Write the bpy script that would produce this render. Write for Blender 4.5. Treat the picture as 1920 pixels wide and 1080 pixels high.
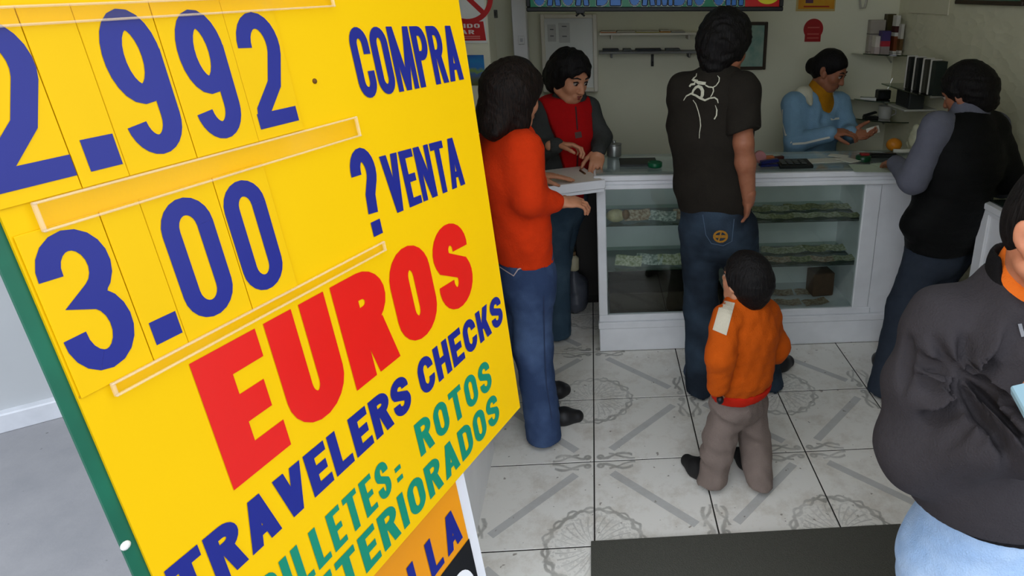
import bpy, math, random
import numpy as np
from mathutils import Vector, Matrix
from mathutils.bvhtree import BVHTree

for o in list(bpy.data.objects):
    bpy.data.objects.remove(o)
SC = bpy.context.scene
COL = SC.collection
rnd = random.Random(7)

# ------------------------------------------------------------------ camera
CAM_H = 1.78
FPX, PPX, PPY = 1248.5, 1202.5, 415.4          # focal length and optical centre of the cropped photograph, 1920x1080 frame
R = np.array([[0.9974365526, -0.0715562463, -0.0001646719],
              [-0.0234520378, -0.3247266424, -0.9455171123],
              [0.0676041820, 0.9430971908, -0.3255723626]])   # world -> camera (right, down, forward)
cam_d = bpy.data.cameras.new('camera')
cam = bpy.data.objects.new('camera', cam_d)
COL.objects.link(cam)
cam_d.sensor_width = 36
cam_d.lens = FPX * 36 / 1920
cam_d.shift_x = (960 - PPX) / 1920
cam_d.shift_y = (PPY - 540) / 1920
cam_d.clip_start = 0.02
rt, up, bk = R[0], -R[1], -R[2]
cam.matrix_world = Matrix(((rt[0], up[0], bk[0], 0), (rt[1], up[1], bk[1], 0), (rt[2], up[2], bk[2], CAM_H), (0, 0, 0, 1)))
SC.camera = cam

# ------------------------------------------------------------------ light
world = bpy.data.worlds.new('overcast_sky')
SC.world = world
world.use_nodes = True
wn = world.node_tree
wn.nodes['Background'].inputs[0].default_value = (0.93, 0.98, 1.06, 1)
wn.nodes['Background'].inputs[1].default_value = 1.15
SC.view_settings.view_transform = 'Standard'
SC.view_settings.look = 'None'
SC.view_settings.gamma = 1
SC.view_settings.use_curve_mapping = False
SC.view_settings.exposure = 0.86

# ------------------------------------------------------------------ helpers: pixels to places
CC = np.array([0, 0, CAM_H])
def ray(x, y):
    return R.T @ np.array([(x - PPX) / FPX, (y - PPY) / FPX, 1.0])
def at(x, y, Y):                       # the point seen at a pixel, on the upright plane at depth Y
    d = ray(x, y); return CC + d * (Y / d[1])
def az(x, y, Z=0.0):                   # ... on the level plane at height Z
    d = ray(x, y); return CC + d * ((Z - CAM_H) / d[2])
def ax(x, y, X):                       # ... on the plane of a side wall
    d = ray(x, y); return CC + d * (X / d[0])
def nrm(v):
    v = np.array(v, float); return v / (np.linalg.norm(v) + 1e-12)
def A(*v):
    return np.array(v, float)

# ------------------------------------------------------------------ materials
def lin(c):
    return [((x / 255) / 12.92 if x / 255 <= 0.04045 else ((x / 255 + 0.055) / 1.055) ** 2.4) for x in c[:3]] + [1.0]
class NT:
    """small node-graph builder"""
    def __init__(s, name):
        s.m = bpy.data.materials.new(name); s.m.use_nodes = True
        s.t = s.m.node_tree; s.b = s.t.nodes['Principled BSDF']
    def n(s, typ, **kw):
        x = s.t.nodes.new(typ)
        for k, v in kw.items(): setattr(x, k, v)
        return x
    def put(s, inp, v):
        if isinstance(v, bpy.types.NodeSocket): s.t.links.new(v, inp)
        else: inp.default_value = v
    def mth(s, op, a, b=0.0, c=0.0, clamp=False):
        x = s.n('ShaderNodeMath', operation=op); x.use_clamp = clamp
        s.put(x.inputs[0], a); s.put(x.inputs[1], b)
        if op in ('MULTIPLY_ADD', 'SMOOTH_MIN', 'COMPARE'): s.put(x.inputs[2], c)
        return x.outputs[0]
    def mix(s, f, a, b):
        x = s.n('ShaderNodeMix', data_type='RGBA'); s.put(x.inputs[0], f); s.put(x.inputs[6], a); s.put(x.inputs[7], b)
        return x.outputs[2]
    def noise(s, vec, scale, detail=3, rough=0.55):
        x = s.n('ShaderNodeTexNoise'); s.put(x.inputs['Vector'], vec); x.inputs['Scale'].default_value = scale
        x.inputs['Detail'].default_value = detail; x.inputs['Roughness'].default_value = rough
        return x.outputs['Fac']
    def ramp(s, f, lo, hi):
        x = s.n('ShaderNodeMapRange'); s.put(x.inputs[0], f); x.inputs[1].default_value = lo; x.inputs[2].default_value = hi
        return x.outputs[0]
    def coord(s, which='Object'):
        return s.n('ShaderNodeTexCoord').outputs[which]
    def pos(s):
        return s.n('ShaderNodeNewGeometry').outputs['Position']
    def bump(s, h, strength=0.3, dist=0.01):
        x = s.n('ShaderNodeBump'); x.inputs['Strength'].default_value = strength; x.inputs['Distance'].default_value = dist
        s.put(x.inputs['Height'], h); s.t.links.new(x.outputs[0], s.b.inputs['Normal'])
    def base(s, v): s.put(s.b.inputs['Base Color'], v)
    def set(s, rough=0.5, spec=0.5, metal=0.0):
        s.b.inputs['Roughness'].default_value = rough; s.b.inputs['Specular IOR Level'].default_value = spec
        s.b.inputs['Metallic'].default_value = metal
MATS = {}
def mat(name, col, rough=0.5, var=0.08, scale=6, bump=0.0, bscale=200, spec=0.4, metal=0.0, col2=None):
    if name in MATS: return MATS[name]
    g = NT(name); c = lin(col)
    d = lin(col2) if col2 else [x * (1 - 2 * var) for x in c[:3]] + [1]
    if var > 0 or col2:
        g.base(g.mix(g.ramp(g.noise(g.pos(), scale), 0.32, 0.68), c, d))
    else:
        g.base(c)
    g.set(rough, spec, metal)
    if bump: g.bump(g.noise(g.pos(), bscale, 2), bump, 0.004)
    MATS[name] = g.m
    return g.m
def fabric(name, col, bump=0.5, scale=260, var=0.12, rough=0.9, col2=None):
    if name in MATS: return MATS[name]
    g = NT(name); c = lin(col); d = lin(col2) if col2 else [x * (1 - 2 * var) for x in c[:3]] + [1]
    f = g.noise(g.pos(), 14, 4, 0.65)
    g.base(g.mix(g.ramp(f, 0.3, 0.7), c, d))
    g.set(rough, 0.15)
    h = g.mth('ADD', g.noise(g.pos(), scale, 2), g.mth('MULTIPLY', g.noise(g.pos(), 22, 3), 2.5))
    g.bump(h, bump, 0.004)
    MATS[name] = g.m
    return g.m
def denim(name, col, fade, scale=5):
    if name in MATS: return MATS[name]
    g = NT(name)
    f = g.ramp(g.noise(g.pos(), scale, 3, 0.6), 0.42, 0.66)
    weave = g.noise(g.pos(), 320, 2)
    c = g.mix(f, lin(col), lin(fade))
    g.base(g.mix(g.mth('MULTIPLY', weave, 0.25), c, lin([x * 0.6 for x in col])))
    g.set(0.9, 0.12); g.bump(g.mth('ADD', weave, g.mth('MULTIPLY', g.noise(g.pos(), 26, 3), 3)), 0.5, 0.004)
    MATS[name] = g.m
    return g.m
def hairmat(name, col):
    if name in MATS: return MATS[name]
    g = NT(name)
    mp = g.n('ShaderNodeMapping'); g.put(mp.inputs[0], g.pos()); mp.inputs['Scale'].default_value = (160, 160, 26)
    f = g.noise(mp.outputs[0], 1.0, 3, 0.6)
    g.base(g.mix(g.ramp(f, 0.35, 0.7), lin([x * 0.4 for x in col]), lin([min(255, x * 1.2) for x in col])))
    g.set(0.55, 0.18); g.bump(f, 0.7, 0.008)
    MATS[name] = g.m
    return g.m
def glassmat(name, tint, gloss=0.12, rough=0.02, fk=0.9):
    if name in MATS: return MATS[name]
    g = NT(name)
    t = g.n('ShaderNodeBsdfTransparent'); t.inputs[0].default_value = lin(tint)
    s = g.n('ShaderNodeBsdfGlossy'); s.inputs[0].default_value = (1, 1, 1, 1); s.inputs[1].default_value = rough
    fr = g.n('ShaderNodeFresnel'); fr.inputs[0].default_value = 1.5
    mx = g.n('ShaderNodeMixShader')
    g.put(mx.inputs[0], g.mth('MULTIPLY_ADD', fr.outputs[0], fk, gloss * 0.2)); g.t.links.new(t.outputs[0], mx.inputs[1]); g.t.links.new(s.outputs[0], mx.inputs[2])
    g.t.links.new(mx.outputs[0], g.t.nodes['Material Output'].inputs['Surface'])
    MATS[name] = g.m
    return g.m

# ------------------------------------------------------------------ helpers: meshes
class MB:
    def __init__(s): s.v = []; s.f = []
    def poly(s, pts):
        i = len(s.v); s.v += [tuple(map(float, p)) for p in pts]; s.f.append(tuple(range(i, i + len(pts)))); return s
    def box(s, lo, hi):
        return s.obox([(lo[i] + hi[i]) / 2 for i in range(3)], (1, 0, 0), (0, 1, 0), (0, 0, 1), [(hi[i] - lo[i]) / 2 for i in range(3)])
    def obox(s, c, a, b, n, h, bev=None):
        """box about c with axes a,b,n and half sizes h; edges chamfered"""
        c, a, b, n = map(lambda q: np.array(q, float), (c, a, b, n))
        if bev is None: bev = min(0.004, min(h) * 0.35)
        e = min(bev, min(h) * 0.9)
        i0 = len(s.v); idx = {}
        for sx in (-1, 1):
            for sy in (-1, 1):
                for sz in (-1, 1):
                    for k in range(3):
                        q = [sx * (h[0] - (e if k != 0 else 0)), sy * (h[1] - (e if k != 1 else 0)), sz * (h[2] - (e if k != 2 else 0))]
                        idx[(sx, sy, sz, k)] = len(s.v); s.v.append(tuple(c + a * q[0] + b * q[1] + n * q[2]))
        P = lambda x, y, z, k: idx[(x, y, z, k)]
        def q4(l, flip): s.f.append(tuple(l[::-1] if flip else l))
        for sg in (-1, 1):
            q4([P(sg, -1, -1, 0), P(sg, 1, -1, 0), P(sg, 1, 1, 0), P(sg, -1, 1, 0)], sg < 0)
            q4([P(-1, sg, -1, 1), P(1, sg, -1, 1), P(1, sg, 1, 1), P(-1, sg, 1, 1)], sg > 0)
            q4([P(-1, -1, sg, 2), P(1, -1, sg, 2), P(1, 1, sg, 2), P(-1, 1, sg, 2)], sg < 0)
        for u in (-1, 1):
            for w in (-1, 1):
                q4([P(u, w, -1, 0), P(u, w, -1, 1), P(u, w, 1, 1), P(u, w, 1, 0)], u * w < 0)
                q4([P(u, -1, w, 0), P(u, 1, w, 0), P(u, 1, w, 2), P(u, -1, w, 2)], u * w < 0)
                q4([P(-1, u, w, 1), P(-1, u, w, 2), P(1, u, w, 2), P(1, u, w, 1)], u * w < 0)
                for z in (-1, 1):
                    l = [P(u, w, z, 0), P(u, w, z, 1), P(u, w, z, 2)]; s.f.append(tuple(l if u * w * z > 0 else l[::-1]))
        return s
    def tube(s, pts, r, n=8, closed=False):
        pts = [np.array(p, float) for p in pts]; m = len(pts); i0 = len(s.v); prev = None
        rr = r if hasattr(r, '__len__') else [r] * m
        for i, p in enumerate(pts):
            t = nrm(pts[min(i + 1, m - 1)] - pts[max(i - 1, 0)])
            if prev is None:
                x = nrm(np.cross(t, (0, 0, 1) if abs(t[2]) < 0.9 else (1, 0, 0)))
            else:
                x = nrm(prev - t * (prev @ t))
            prev = x; y = np.cross(t, x)
            for k in range(n):
                a = 2 * math.pi * k / n
                s.v.append(tuple(p + rr[i] * (x * math.cos(a) + y * math.sin(a))))
        for i in range(m - 1):
            for k in range(n):
                a, b = i0 + i * n + k, i0 + i * n + (k + 1) % n
                s.f.append((a, b, b + n, a + n))
        s.f.append(tuple(i0 + k for k in range(n))[::-1]); s.f.append(tuple(i0 + (m - 1) * n + k for k in range(n)))
        return s
    def lathe(s, c, prof, n=24, axis=(0, 0, 1)):
        c = np.array(c, float); z = nrm(axis); x = nrm(np.cross(z, (0.3, 0.9, 0.1))); y = np.cross(z, x); i0 = len(s.v); m = len(prof)
        for r, h in prof:
            for k in range(n):
                a = 2 * math.pi * k / n
                s.v.append(tuple(c + z * h + r * (x * math.cos(a) + y * math.sin(a))))
        for i in range(m - 1):
            for k in range(n):
                a, b = i0 + i * n + k, i0 + i * n + (k + 1) % n
                s.f.append((a, b, b + n, a + n))
        s.f.append(tuple(i0 + k for k in range(n))[::-1]); s.f.append(tuple(i0 + (m - 1) * n + k for k in range(n)))
        return s
    def ell(s, c, r, n=14):
        prof = [(max(1e-4, math.cos(t)), math.sin(t)) for t in np.linspace(-math.pi / 2, math.pi / 2, n // 2 + 1)]
        t = MB().lathe((0, 0, 0), prof, n); i0 = len(s.v)
        s.v += [(c[0] + p[0] * r[0], c[1] + p[1] * r[1], c[2] + p[2] * r[2]) for p in t.v]; s.f += [tuple(i + i0 for i in f) for f in t.f]
        return s
    def build(s, name, m, parent=None, smooth=False):
        off = np.zeros(3)
        me = bpy.data.meshes.new(name)
        if parent is not None:
            off = np.array(world_loc(parent))
        v = np.array(s.v, float)
        if parent is None:
            lo, hi = v.min(0), v.max(0); off = np.array([(lo[0] + hi[0]) / 2, (lo[1] + hi[1]) / 2, lo[2]])
        me.from_pydata((v - off).tolist(), [], s.f); me.update()
        o = bpy.data.objects.new(name, me); COL.objects.link(o)
        if m: me.materials.append(m)
        if parent is None: o.location = off
        else: o.parent = parent
        if smooth: me.polygons.foreach_set('use_smooth', [True] * len(me.polygons))
        return o
WL = {}
def world_loc(o):
    p = Vector((0, 0, 0))
    while o is not None:
        p = p + o.location; o = o.parent
    return p
def tag(o, label, cat, group=None):
    o['label'] = label; o['category'] = cat
    if group: o['group'] = group
    return o
def struct(o, label=None):
    o['kind'] = 'structure'
    if label: o['label'] = label
    return o
def thing(name, loc, label, cat, group=None):
    o = bpy.data.objects.new(name, None); COL.objects.link(o); o.location = tuple(map(float, loc)); o.empty_display_size = 0.1
    return tag(o, label, cat, group)
def bx(lo, hi, name, m, parent=None):
    return MB().box(lo, hi).build(name, m, parent)

# ------------------------------------------------------------------ helpers: letters
def stroke(pts, t):
    src = [np.array(p, float) for p in pts]; pts = [src[0]]; out = []; L = []; Rr = []
    for p in src[1:]:
        if np.linalg.norm(p - pts[-1]) > 1e-3: pts.append(p)
    loop = np.linalg.norm(pts[0] - pts[-1]) < 1e-3; m_ = len(pts)
    for i, p in enumerate(pts):
        a = nrm(p - pts[i - 1]) if i > 0 else (nrm(p - pts[-2]) if loop else None)
        b = nrm(pts[i + 1] - p) if i < m_ - 1 else (nrm(pts[1] - p) if loop else None)
        d = nrm((a if a is not None else b) + (b if b is not None else a)); nn = A(-d[1], d[0]); k = 1.0
        if a is not None and b is not None: k = 1 / max(0.5, nn @ A(-a[1], a[0]))
        L.append(p + nn * t / 2 * k); Rr.append(p - nn * t / 2 * k)
    for i in range(len(pts) - 1): out.append([Rr[i], Rr[i + 1], L[i + 1], L[i]])
    return out
def rect(x0, y0, x1, y1): return [[(x0, y0), (x1, y0), (x1, y1), (x0, y1)]]
def slant(x0, y0, x1, y1, s): return [[(x0, y0), (x0 + s, y0), (x1 + s, y1), (x1, y1)]]
def arc(cx, cy, rx, ry, a0, a1, n=12):
    return [(cx + rx * math.cos(math.radians(a)), cy + ry * math.sin(math.radians(a))) for a in np.linspace(a0, a1, n)]
GW = dict(M=1.35, I=0.0, N=1.06, A=1.1, V=1.08, K=1.04, L=0.86, E=0.88, F=0.86, T=0.96)
def glyph(ch, w, t):
    """polygons of a heavy condensed capital in the box [0,w]x[0,1]"""
    h = t / 2; r = w / 2 - h; ry = min(0.3, r * 1.25); v = t * 0.92
    top = lambda a0, a1, n=12: arc(w / 2, 1 - h - ry, r, ry, a0, a1, n)
    bot = lambda a0, a1, n=12: arc(w / 2, h + ry, r, ry, a0, a1, n)
    if ch == 'O' or ch == '0': return stroke(top(0, 180) + bot(180, 360) + [(w - h, 1 - h - ry)], t)
    if ch == 'C': return stroke([(w - h, 0.62)] + top(0, 180) + bot(180, 360) + [(w - h, 0.38)], t)
    if ch == 'U': return stroke([(h, 1)] + bot(180, 360) + [(w - h, 1)], t)
    if ch == 'J': return stroke([(h, 0.36)] + bot(180, 360) + [(w - h, 1)], t)
    if ch == 'D': return rect(0, 0, t, 1) + stroke([(h, 1 - h), (w * 0.45, 1 - h)] + arc(w * 0.45, 1 - h - 0.22, w * 0.55 - h, 0.22, 90, 0, 8) + arc(w * 0.45, h + 0.22, w * 0.55 - h, 0.22, 0, -90, 8) + [(h, h)], t)
    if ch in 'PR':
        o = rect(0, 0, t, 1) + stroke([(h, 1 - h), (w * 0.5, 1 - h)] + arc(w * 0.5, (1 + 0.44) / 2, w * 0.5 - h, (1 - 0.44) / 2 - h, 90, -90, 12) + [(h, 0.44 + h)], t)
        if ch == 'R': o += slant(w - t * 1.08, 0, w * 0.36, 0.5, t * 1.08)
        return o
    if ch == 'B':
        o = rect(0, 0, t, 1)
        for y0, y1 in ((0.0, 0.55), (0.45, 1.0)):
            o += stroke([(h, y1 - h), (w * 0.5, y1 - h)] + arc(w * 0.5, (y0 + y1) / 2, w * 0.5 - h, (y1 - y0) / 2 - h, 90, -90, 10) + [(h, y0 + h)], t)
        return o
    if ch == 'E': return rect(0, 0, t, 1) + rect(0, 0, w, v) + rect(0, 1 - v, w, 1) + rect(0, 0.5 - v / 2, w * 0.9, 0.5 + v / 2)
    if ch == 'F': return rect(0, 0, t, 1) + rect(0, 1 - v, w, 1) + rect(0, 0.48 - v / 2, w * 0.88, 0.48 + v / 2)
    if ch == 'L': return rect(0, 0, t, 1) + rect(0, 0, w, v)
    if ch == 'T': return rect(w / 2 - h, 0, w / 2 + h, 1) + rect(0, 1 - v, w, 1)
    if ch == 'I': return rect(0, 0, t, 1)
    if ch == 'H': return rect(0, 0, t, 1) + rect(w - t, 0, w, 1) + rect(0, 0.5 - v / 2, w, 0.5 + v / 2)
    if ch == 'N': return rect(0, 0, t * 0.9, 1) + rect(w - t * 0.9, 0, w, 1) + slant(w - t * 1.1, 0, 0, 1, t * 1.1)
    if ch == 'M': return rect(0, 0, t * 0.85, 1) + rect(w - t * 0.85, 0, w, 1) + slant(w / 2 - t * 0.45, 0, 0, 1, t * 0.95) + slant(w / 2 - t * 0.5, 0, w - t * 0.95, 1, t * 0.95)
    if ch == 'V': return slant(w / 2 - h * 1.1, 0, 0, 1, t * 1.1) + slant(w / 2 - h * 1.1, 0, w - t * 1.1, 1, t * 1.1)
    if ch == 'A': return slant(0, 0, w / 2 - h * 1.1, 1, t * 1.05) + slant(w - t * 1.05, 0, w / 2 - h, 1, t * 1.05) + rect(w * 0.24, 0.2, w * 0.76, 0.2 + v * 0.85)
    if ch == 'K': return rect(0, 0, t, 1) + slant(t * 0.7, 0.36, w - t * 1.15, 1, t * 1.15) + slant(w - t * 1.15, 0, t * 0.95, 0.58, t * 1.15)
    if ch == 'S':
        m = 0.515; ru = (1 - h - m) / 2; rl = (m - h) / 2
        return stroke(arc(w / 2, m + ru, r, ru, -12, 215, 16) + arc(w / 2, m - rl, r, rl, 35, -192, 16), t)
    if ch == '2': return stroke(arc(w / 2, 0.715, r, 0.285 - h, 182, -22, 14) + [(w * 0.62, 0.37), (h * 1.25, t * 1.15), (h * 1.05, h)], t) + rect(0, 0, w, t)
    if ch == '3': return stroke(arc(w / 2, 0.735, r, 0.265 - h, 185, -62, 14) + [(w * 0.5, 0.515)] + arc(w / 2, 0.29, r, 0.29 - h, 62, -185, 14), t)
    if ch == '9': return stroke(arc(w / 2, 0.68, r, 0.32 - h, 0, 360, 24), t) + stroke([(w - h, 0.72)] + arc(w / 2, 0.26, r, 0.26 - h, 0, -172, 14), t)
    if ch == '?': return stroke(arc(w / 2, 0.735, r, 0.265 - h, 185, -35, 14) + [(w * 0.56, 0.47), (w * 0.5, 0.26)], t) + rect(w / 2 - h, 0, w / 2 + h, 0.17)
    if ch == '.': return rect(0, 0, w, 1)
    if ch == ':': return rect(0, 0.1, w, 0.34) + rect(0, 0.66, w, 0.9)
    return []
def word(text, t=0.2, w=0.5, gap=0.08):
    x = 0; out = []
    for ch in text:
        if ch == ' ': x += w * 0.55; continue
        cw = t if ch == 'I' else (t * 0.9 if ch in '.:' else w * GW.get(ch, 1.0))
        if ch == '.': out += [[(p[0] + x, p[1]) for p in q] for q in rect(0, 0, t, t)]
        else: out += [[(p[0] + x, p[1]) for p in q] for q in glyph(ch, cw, t)]
        x += cw + gap
    W_ = x - gap
    return [[(p[0] / W_, p[1]) for p in q] for q in out]
def lay(polys, corners, to3):
    """polygons in the unit square mapped into a quad BL,BR,TR,TL of plane coordinates, then to space"""
    mb = MB(); c = [np.array(q, float) for q in corners]
    for q in polys:
        pts = []
        for x, y in q:
            p = c[0] * (1 - x) * (1 - y) + c[1] * x * (1 - y) + c[2] * x * y + c[3] * (1 - x) * y
            pts.append(to3(p[0], p[1]))
        if len(polys) > 1:                 # strokes of one letter overlap: keep them a hair apart in depth
            n_ = nrm(np.cross(to3(1, 0) - to3(0, 0), to3(0, 1) - to3(0, 0)))
            if n_ @ (CC - to3(0, 0)) < 0: n_ = -n_
            pts = [q_ + n_ * (4e-6 * (len(mb.f) % 24)) for q_ in pts]
        mb.poly(pts)
    return mb

# ================================================================== the place
WHITE_PAINT = mat('white_gloss_paint', (226, 226, 224), 0.35, 0.05, 5, 0.05, 60)
WALL_W = mat('white_wall_paint', (230, 229, 204), 0.6, 0.05, 1.6, 0.15, 40)
YB, XR, YF = 4.42, 2.0, 1.34           # back wall, right wall, shop front
TS, TX, TY = 0.432, -0.031, 1.7875     # floor tile size and a grid corner

# tiles: cream ceramic with a quarter rosette, a grey diagonal band and two scroll brackets printed on each
def tile_material():
    g = NT('printed_ceramic_tile')
    sx = g.n('ShaderNodeSeparateXYZ'); g.put(sx.inputs[0], g.coord('Object'))
    dn = g.noise(g.pos(), 26, 2)
    wob = g.mth('MULTIPLY_ADD', dn, 0.03, -0.015)
    u = g.mth('ADD', sx.outputs[0], TS / 2); v = g.mth('ADD', sx.outputs[1], TS / 2)
    def line(d, w):          # 1 on the line, 0 away from it
        return g.mth('SUBTRACT', 1.0, g.ramp(g.mth('ABSOLUTE', d), w * 0.55, w * 1.25))
    def inside(x, a, b):
        return g.mth('MULTIPLY', g.mth('GREATER_THAN', x, a), g.mth('LESS_THAN', x, b))
    r = g.mth('SQRT', g.mth('ADD', g.mth('MULTIPLY', u, u), g.mth('MULTIPLY', v, v)))
    th = g.mth('ARCTAN2', v, u)
    wave = g.mth('MULTIPLY', g.mth('SINE', g.mth('MULTIPLY', th, 16.0)), 0.007)
    rr = g.mth('ADD', r, g.mth('ADD', wave, wob))
    ring = g.mth('MAXIMUM', line(g.mth('SUBTRACT', rr, 0.163), 0.009), line(g.mth('SUBTRACT', g.mth('SUBTRACT', g.mth('ADD', r, g.mth('MULTIPLY', wob, 0.8)), wave), 0.174), 0.006))
    petal = g.mth('MULTIPLY', line(g.mth('SINE', g.mth('MULTIPLY_ADD', th, 14.0, g.mth('MULTIPLY', r, 30.0))), 0.4), inside(r, 0.035, 0.135))
    leaf = g.mth('MULTIPLY', g.mth('GREATER_THAN', g.noise(g.pos(), 60, 2), 0.53), inside(rr, 0.04, 0.15))
    rose = g.mth('MAXIMUM', ring, g.mth('MULTIPLY', g.mth('MAXIMUM', g.mth('MULTIPLY', petal, 0.8), g.mth('MULTIPLY', leaf, 0.5)), 0.75))
    s = g.mth('MULTIPLY', g.mth('SUBTRACT', g.mth('ADD', u, v), TS), 0.7071)
    q = g.mth('ABSOLUTE', g.mth('SUBTRACT', u, v))
    band = g.mth('MULTIPLY', g.mth('LESS_THAN', g.mth('ABSOLUTE', s), 0.017), g.mth('LESS_THAN', q, 0.29))
    def bracket(a, b):       # scroll along the edge b = TS
        c1 = g.mth('SUBTRACT', b, g.mth('MULTIPLY_ADD', g.mth('SINE', g.mth('MULTIPLY', a, 40.0)), 0.013, TS - 0.032))
        c2 = g.mth('SUBTRACT', b, g.mth('MULTIPLY_ADD', g.mth('SINE', g.mth('MULTIPLY', a, 30.0)), -0.018, TS - 0.028))
        l = g.mth('MAXIMUM', g.mth('MULTIPLY', line(g.mth('ADD', c1, g.mth('MULTIPLY', wob, 0.5)), 0.008), inside(a, 0.02, 0.155)), g.mth('MULTIPLY', line(g.mth('SUBTRACT', c2, g.mth('MULTIPLY', wob, 0.5)), 0.006), inside(a, 0.06, 0.165)))
        da = g.mth('SUBTRACT', a, 0.026); db = g.mth('SUBTRACT', b, TS - 0.026)
        rad = g.mth('SQRT', g.mth('ADD', g.mth('MULTIPLY', da, da), g.mth('MULTIPLY', db, db)))
        return g.mth('MAXIMUM', l, line(g.mth('SUBTRACT', rad, 0.010), 0.006))
    br = g.mth('MAXIMUM', bracket(u, v), bracket(v, u))
    wear = g.ramp(g.noise(g.pos(), 7, 4, 0.7), 0.25, 0.6)
    ink = g.mth('MULTIPLY', g.mth('MAXIMUM', rose, br), g.mth('MULTIPLY_ADD', wear, 0.5, 0.12))
    stain = g.ramp(g.noise(g.pos(), 6.5, 6, 0.75), 0.48, 0.70)
    speck = g.ramp(g.noise(g.pos(), 38, 2, 0.5), 0.70, 0.74)
    c = g.mix(g.mth('MULTIPLY', stain, 0.55), lin((236, 234, 226)), lin((186, 175, 156)))
    c = g.mix(g.mth('MULTIPLY', band, 0.62), c, lin((168, 170, 170)))
    c = g.mix(ink, c, lin((104, 103, 94)))
    c = g.mix(g.mth('MULTIPLY', speck, 0.7), c, lin((110, 98, 84)))
    g.base(c); g.set(0.28, 0.45); g.b.inputs['Roughness'].default_value = 0.32
    return g.m
floor = struct(bx((-1.0, YF - 0.02, -0.06), (XR, YB, -0.0010), 'floor', mat('dark_grout', (44, 41, 38), 0.9, 0.1, 30)), 'cream ceramic tiled shop floor with grey printed rosettes')
TM = tile_material()
tmb = MB().obox((0, 0, -0.003), (1, 0, 0), (0, 1, 0), (0, 0, 1), (TS / 2 - 0.0027, TS / 2 - 0.0027, 0.0035), 0.001)
tme = bpy.data.meshes.new('tile'); tme.from_pydata(tmb.v, [], tmb.f); tme.materials.append(TM)
fl = world_loc(floor)
for i in range(-1, 4):
    for j in range(-1, 6):
        x0, y0 = TX + i * TS, TY + j * TS
        if y0 + TS > YB + 0.12: continue
        o = bpy.data.objects.new('tile', tme); COL.objects.link(o); o.parent = floor
        o.location = (x0 + TS / 2 - fl.x, y0 + TS / 2 - fl.y, -fl.z)
        ei, ej = i % 2 == 0, j % 2 == 0            # rosettes sit on even corners
        k = {(True, True): 0, (False, True): 1, (False, False): 2, (True, False): 3}[(ei, ej)]
        o.rotation_euler = (0, 0, k * math.pi / 2)

# pavement outside
g = NT('worn_concrete')
spot = g.ramp(g.noise(g.pos(), 16, 3, 0.6), 0.70, 0.76)
c = g.mix(g.ramp(g.noise(g.pos(), 3, 5, 0.7), 0.3, 0.7), lin((148, 148, 152)), lin((134, 135, 140)))
g.base(g.mix(spot, c, lin((70, 68, 70)))); g.set(0.85, 0.2); g.bump(g.noise(g.pos(), 90, 3), 0.2, 0.004)
struct(MB().box((-14, -14, -0.3), (14, YF - 0.02, -0.012)).build('pavement', g.m), 'grey concrete pavement outside the shop')
struct(MB().box((-14, YF - 0.02, -0.3), (-1.0, 8, -0.012)).build('pavement', g.m), 'grey concrete yard left of the shop')

# back wall, side walls, ceiling, front
struct(bx((-1.1, YB, -0.06), (XR + 0.1, YB + 0.1, 3.15), 'wall_back', WALL_W), 'pale grey painted back wall')
g = NT('embossed_panel_paint')
mp = g.n('ShaderNodeMapping'); g.put(mp.inputs[0], g.pos()); mp.inputs['Scale'].default_value = (1, 14, 26)
vo = g.n('ShaderNodeTexVoronoi'); g.put(vo.inputs['Vector'], mp.outputs[0]); vo.inputs['Scale'].default_value = 1.0
g.base(g.mix(g.ramp(g.noise(g.pos(), 2.5, 4), 0.3, 0.7), lin((226, 222, 192)), lin((210, 208, 180)))); g.set(0.45, 0.4)
g.bump(vo.outputs['Distance'], 0.5, 0.012)
EMB = g.m
struct(bx((XR, YF - 0.1, -0.06), (XR + 0.1, YB, 3.15), 'wall_right', EMB), 'cream embossed panel wall on the right')
struct(bx((-1.1, 2.35, -0.06), (-1.0, YB, 3.15), 'wall_left', WALL_W), 'white inner wall on the left')
struct(bx((-1.1, YF - 0.1, 3.1), (XR + 0.1, YB + 0.1, 3.2), 'ceiling', WALL_W), 'white ceiling')
# left jamb of the entrance: a white return wall
struct(MB().box((-0.56, 1.42, -0.06), (-0.440, 2.32, 3.15)).build('wall_entrance', WHITE_PAINT), 'white entrance return wall behind the sign')
struct(MB().box((-1.1, 2.22, -0.06), (-0.56, 2.35, 3.15)).build('wall_entrance', WALL_W), 'white wall left of the entrance')
# unseen shop front: above the entrance, and right of it to dim that side
struct(MB().box((0.96, YF - 0.1, -0.06), (XR + 0.1, YF, 3.15)).build('wall_front', WALL_W), 'unseen shop front wall right of the entrance, placed to dim the right side')
struct(MB().box((-0.56, YF - 0.1, 3.02), (0.98, YF, 3.15)).build('wall_front', WALL_W), 'wall above the entrance')
# pale outer wall seen left of the sign, with its ledge
a0, a1 = az(0, 800, 0), az(130, 766, 0)
dr = nrm(a1 - a0); nn_ = A(dr[1], -dr[0], 0)
p0 = a0 - dr * 1.6; L = 3.3
mid = p0 + dr * L / 2
struct(MB().obox(mid - nn_ * 0.1 + A(0, 0, 1.35), dr, -nn_, (0, 0, 1), (L / 2, 0.1, 1.42), 0.004).build('wall_outer', mat('pale_outer_paint', (178, 182, 186), 0.55, 0.05, 2)), 'pale grey outer wall left of the sign')
struct(MB().obox(mid + nn_ * 0.015 + A(0, 0, 0.03), dr, -nn_, (0, 0, 1), (L / 2, 0.03, 0.045), 0.006).build('trim_1', mat('pale_ledge', (206, 210, 218), 0.5, 0.06, 12)), 'whitish ledge along the foot of the outer wall')
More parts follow.
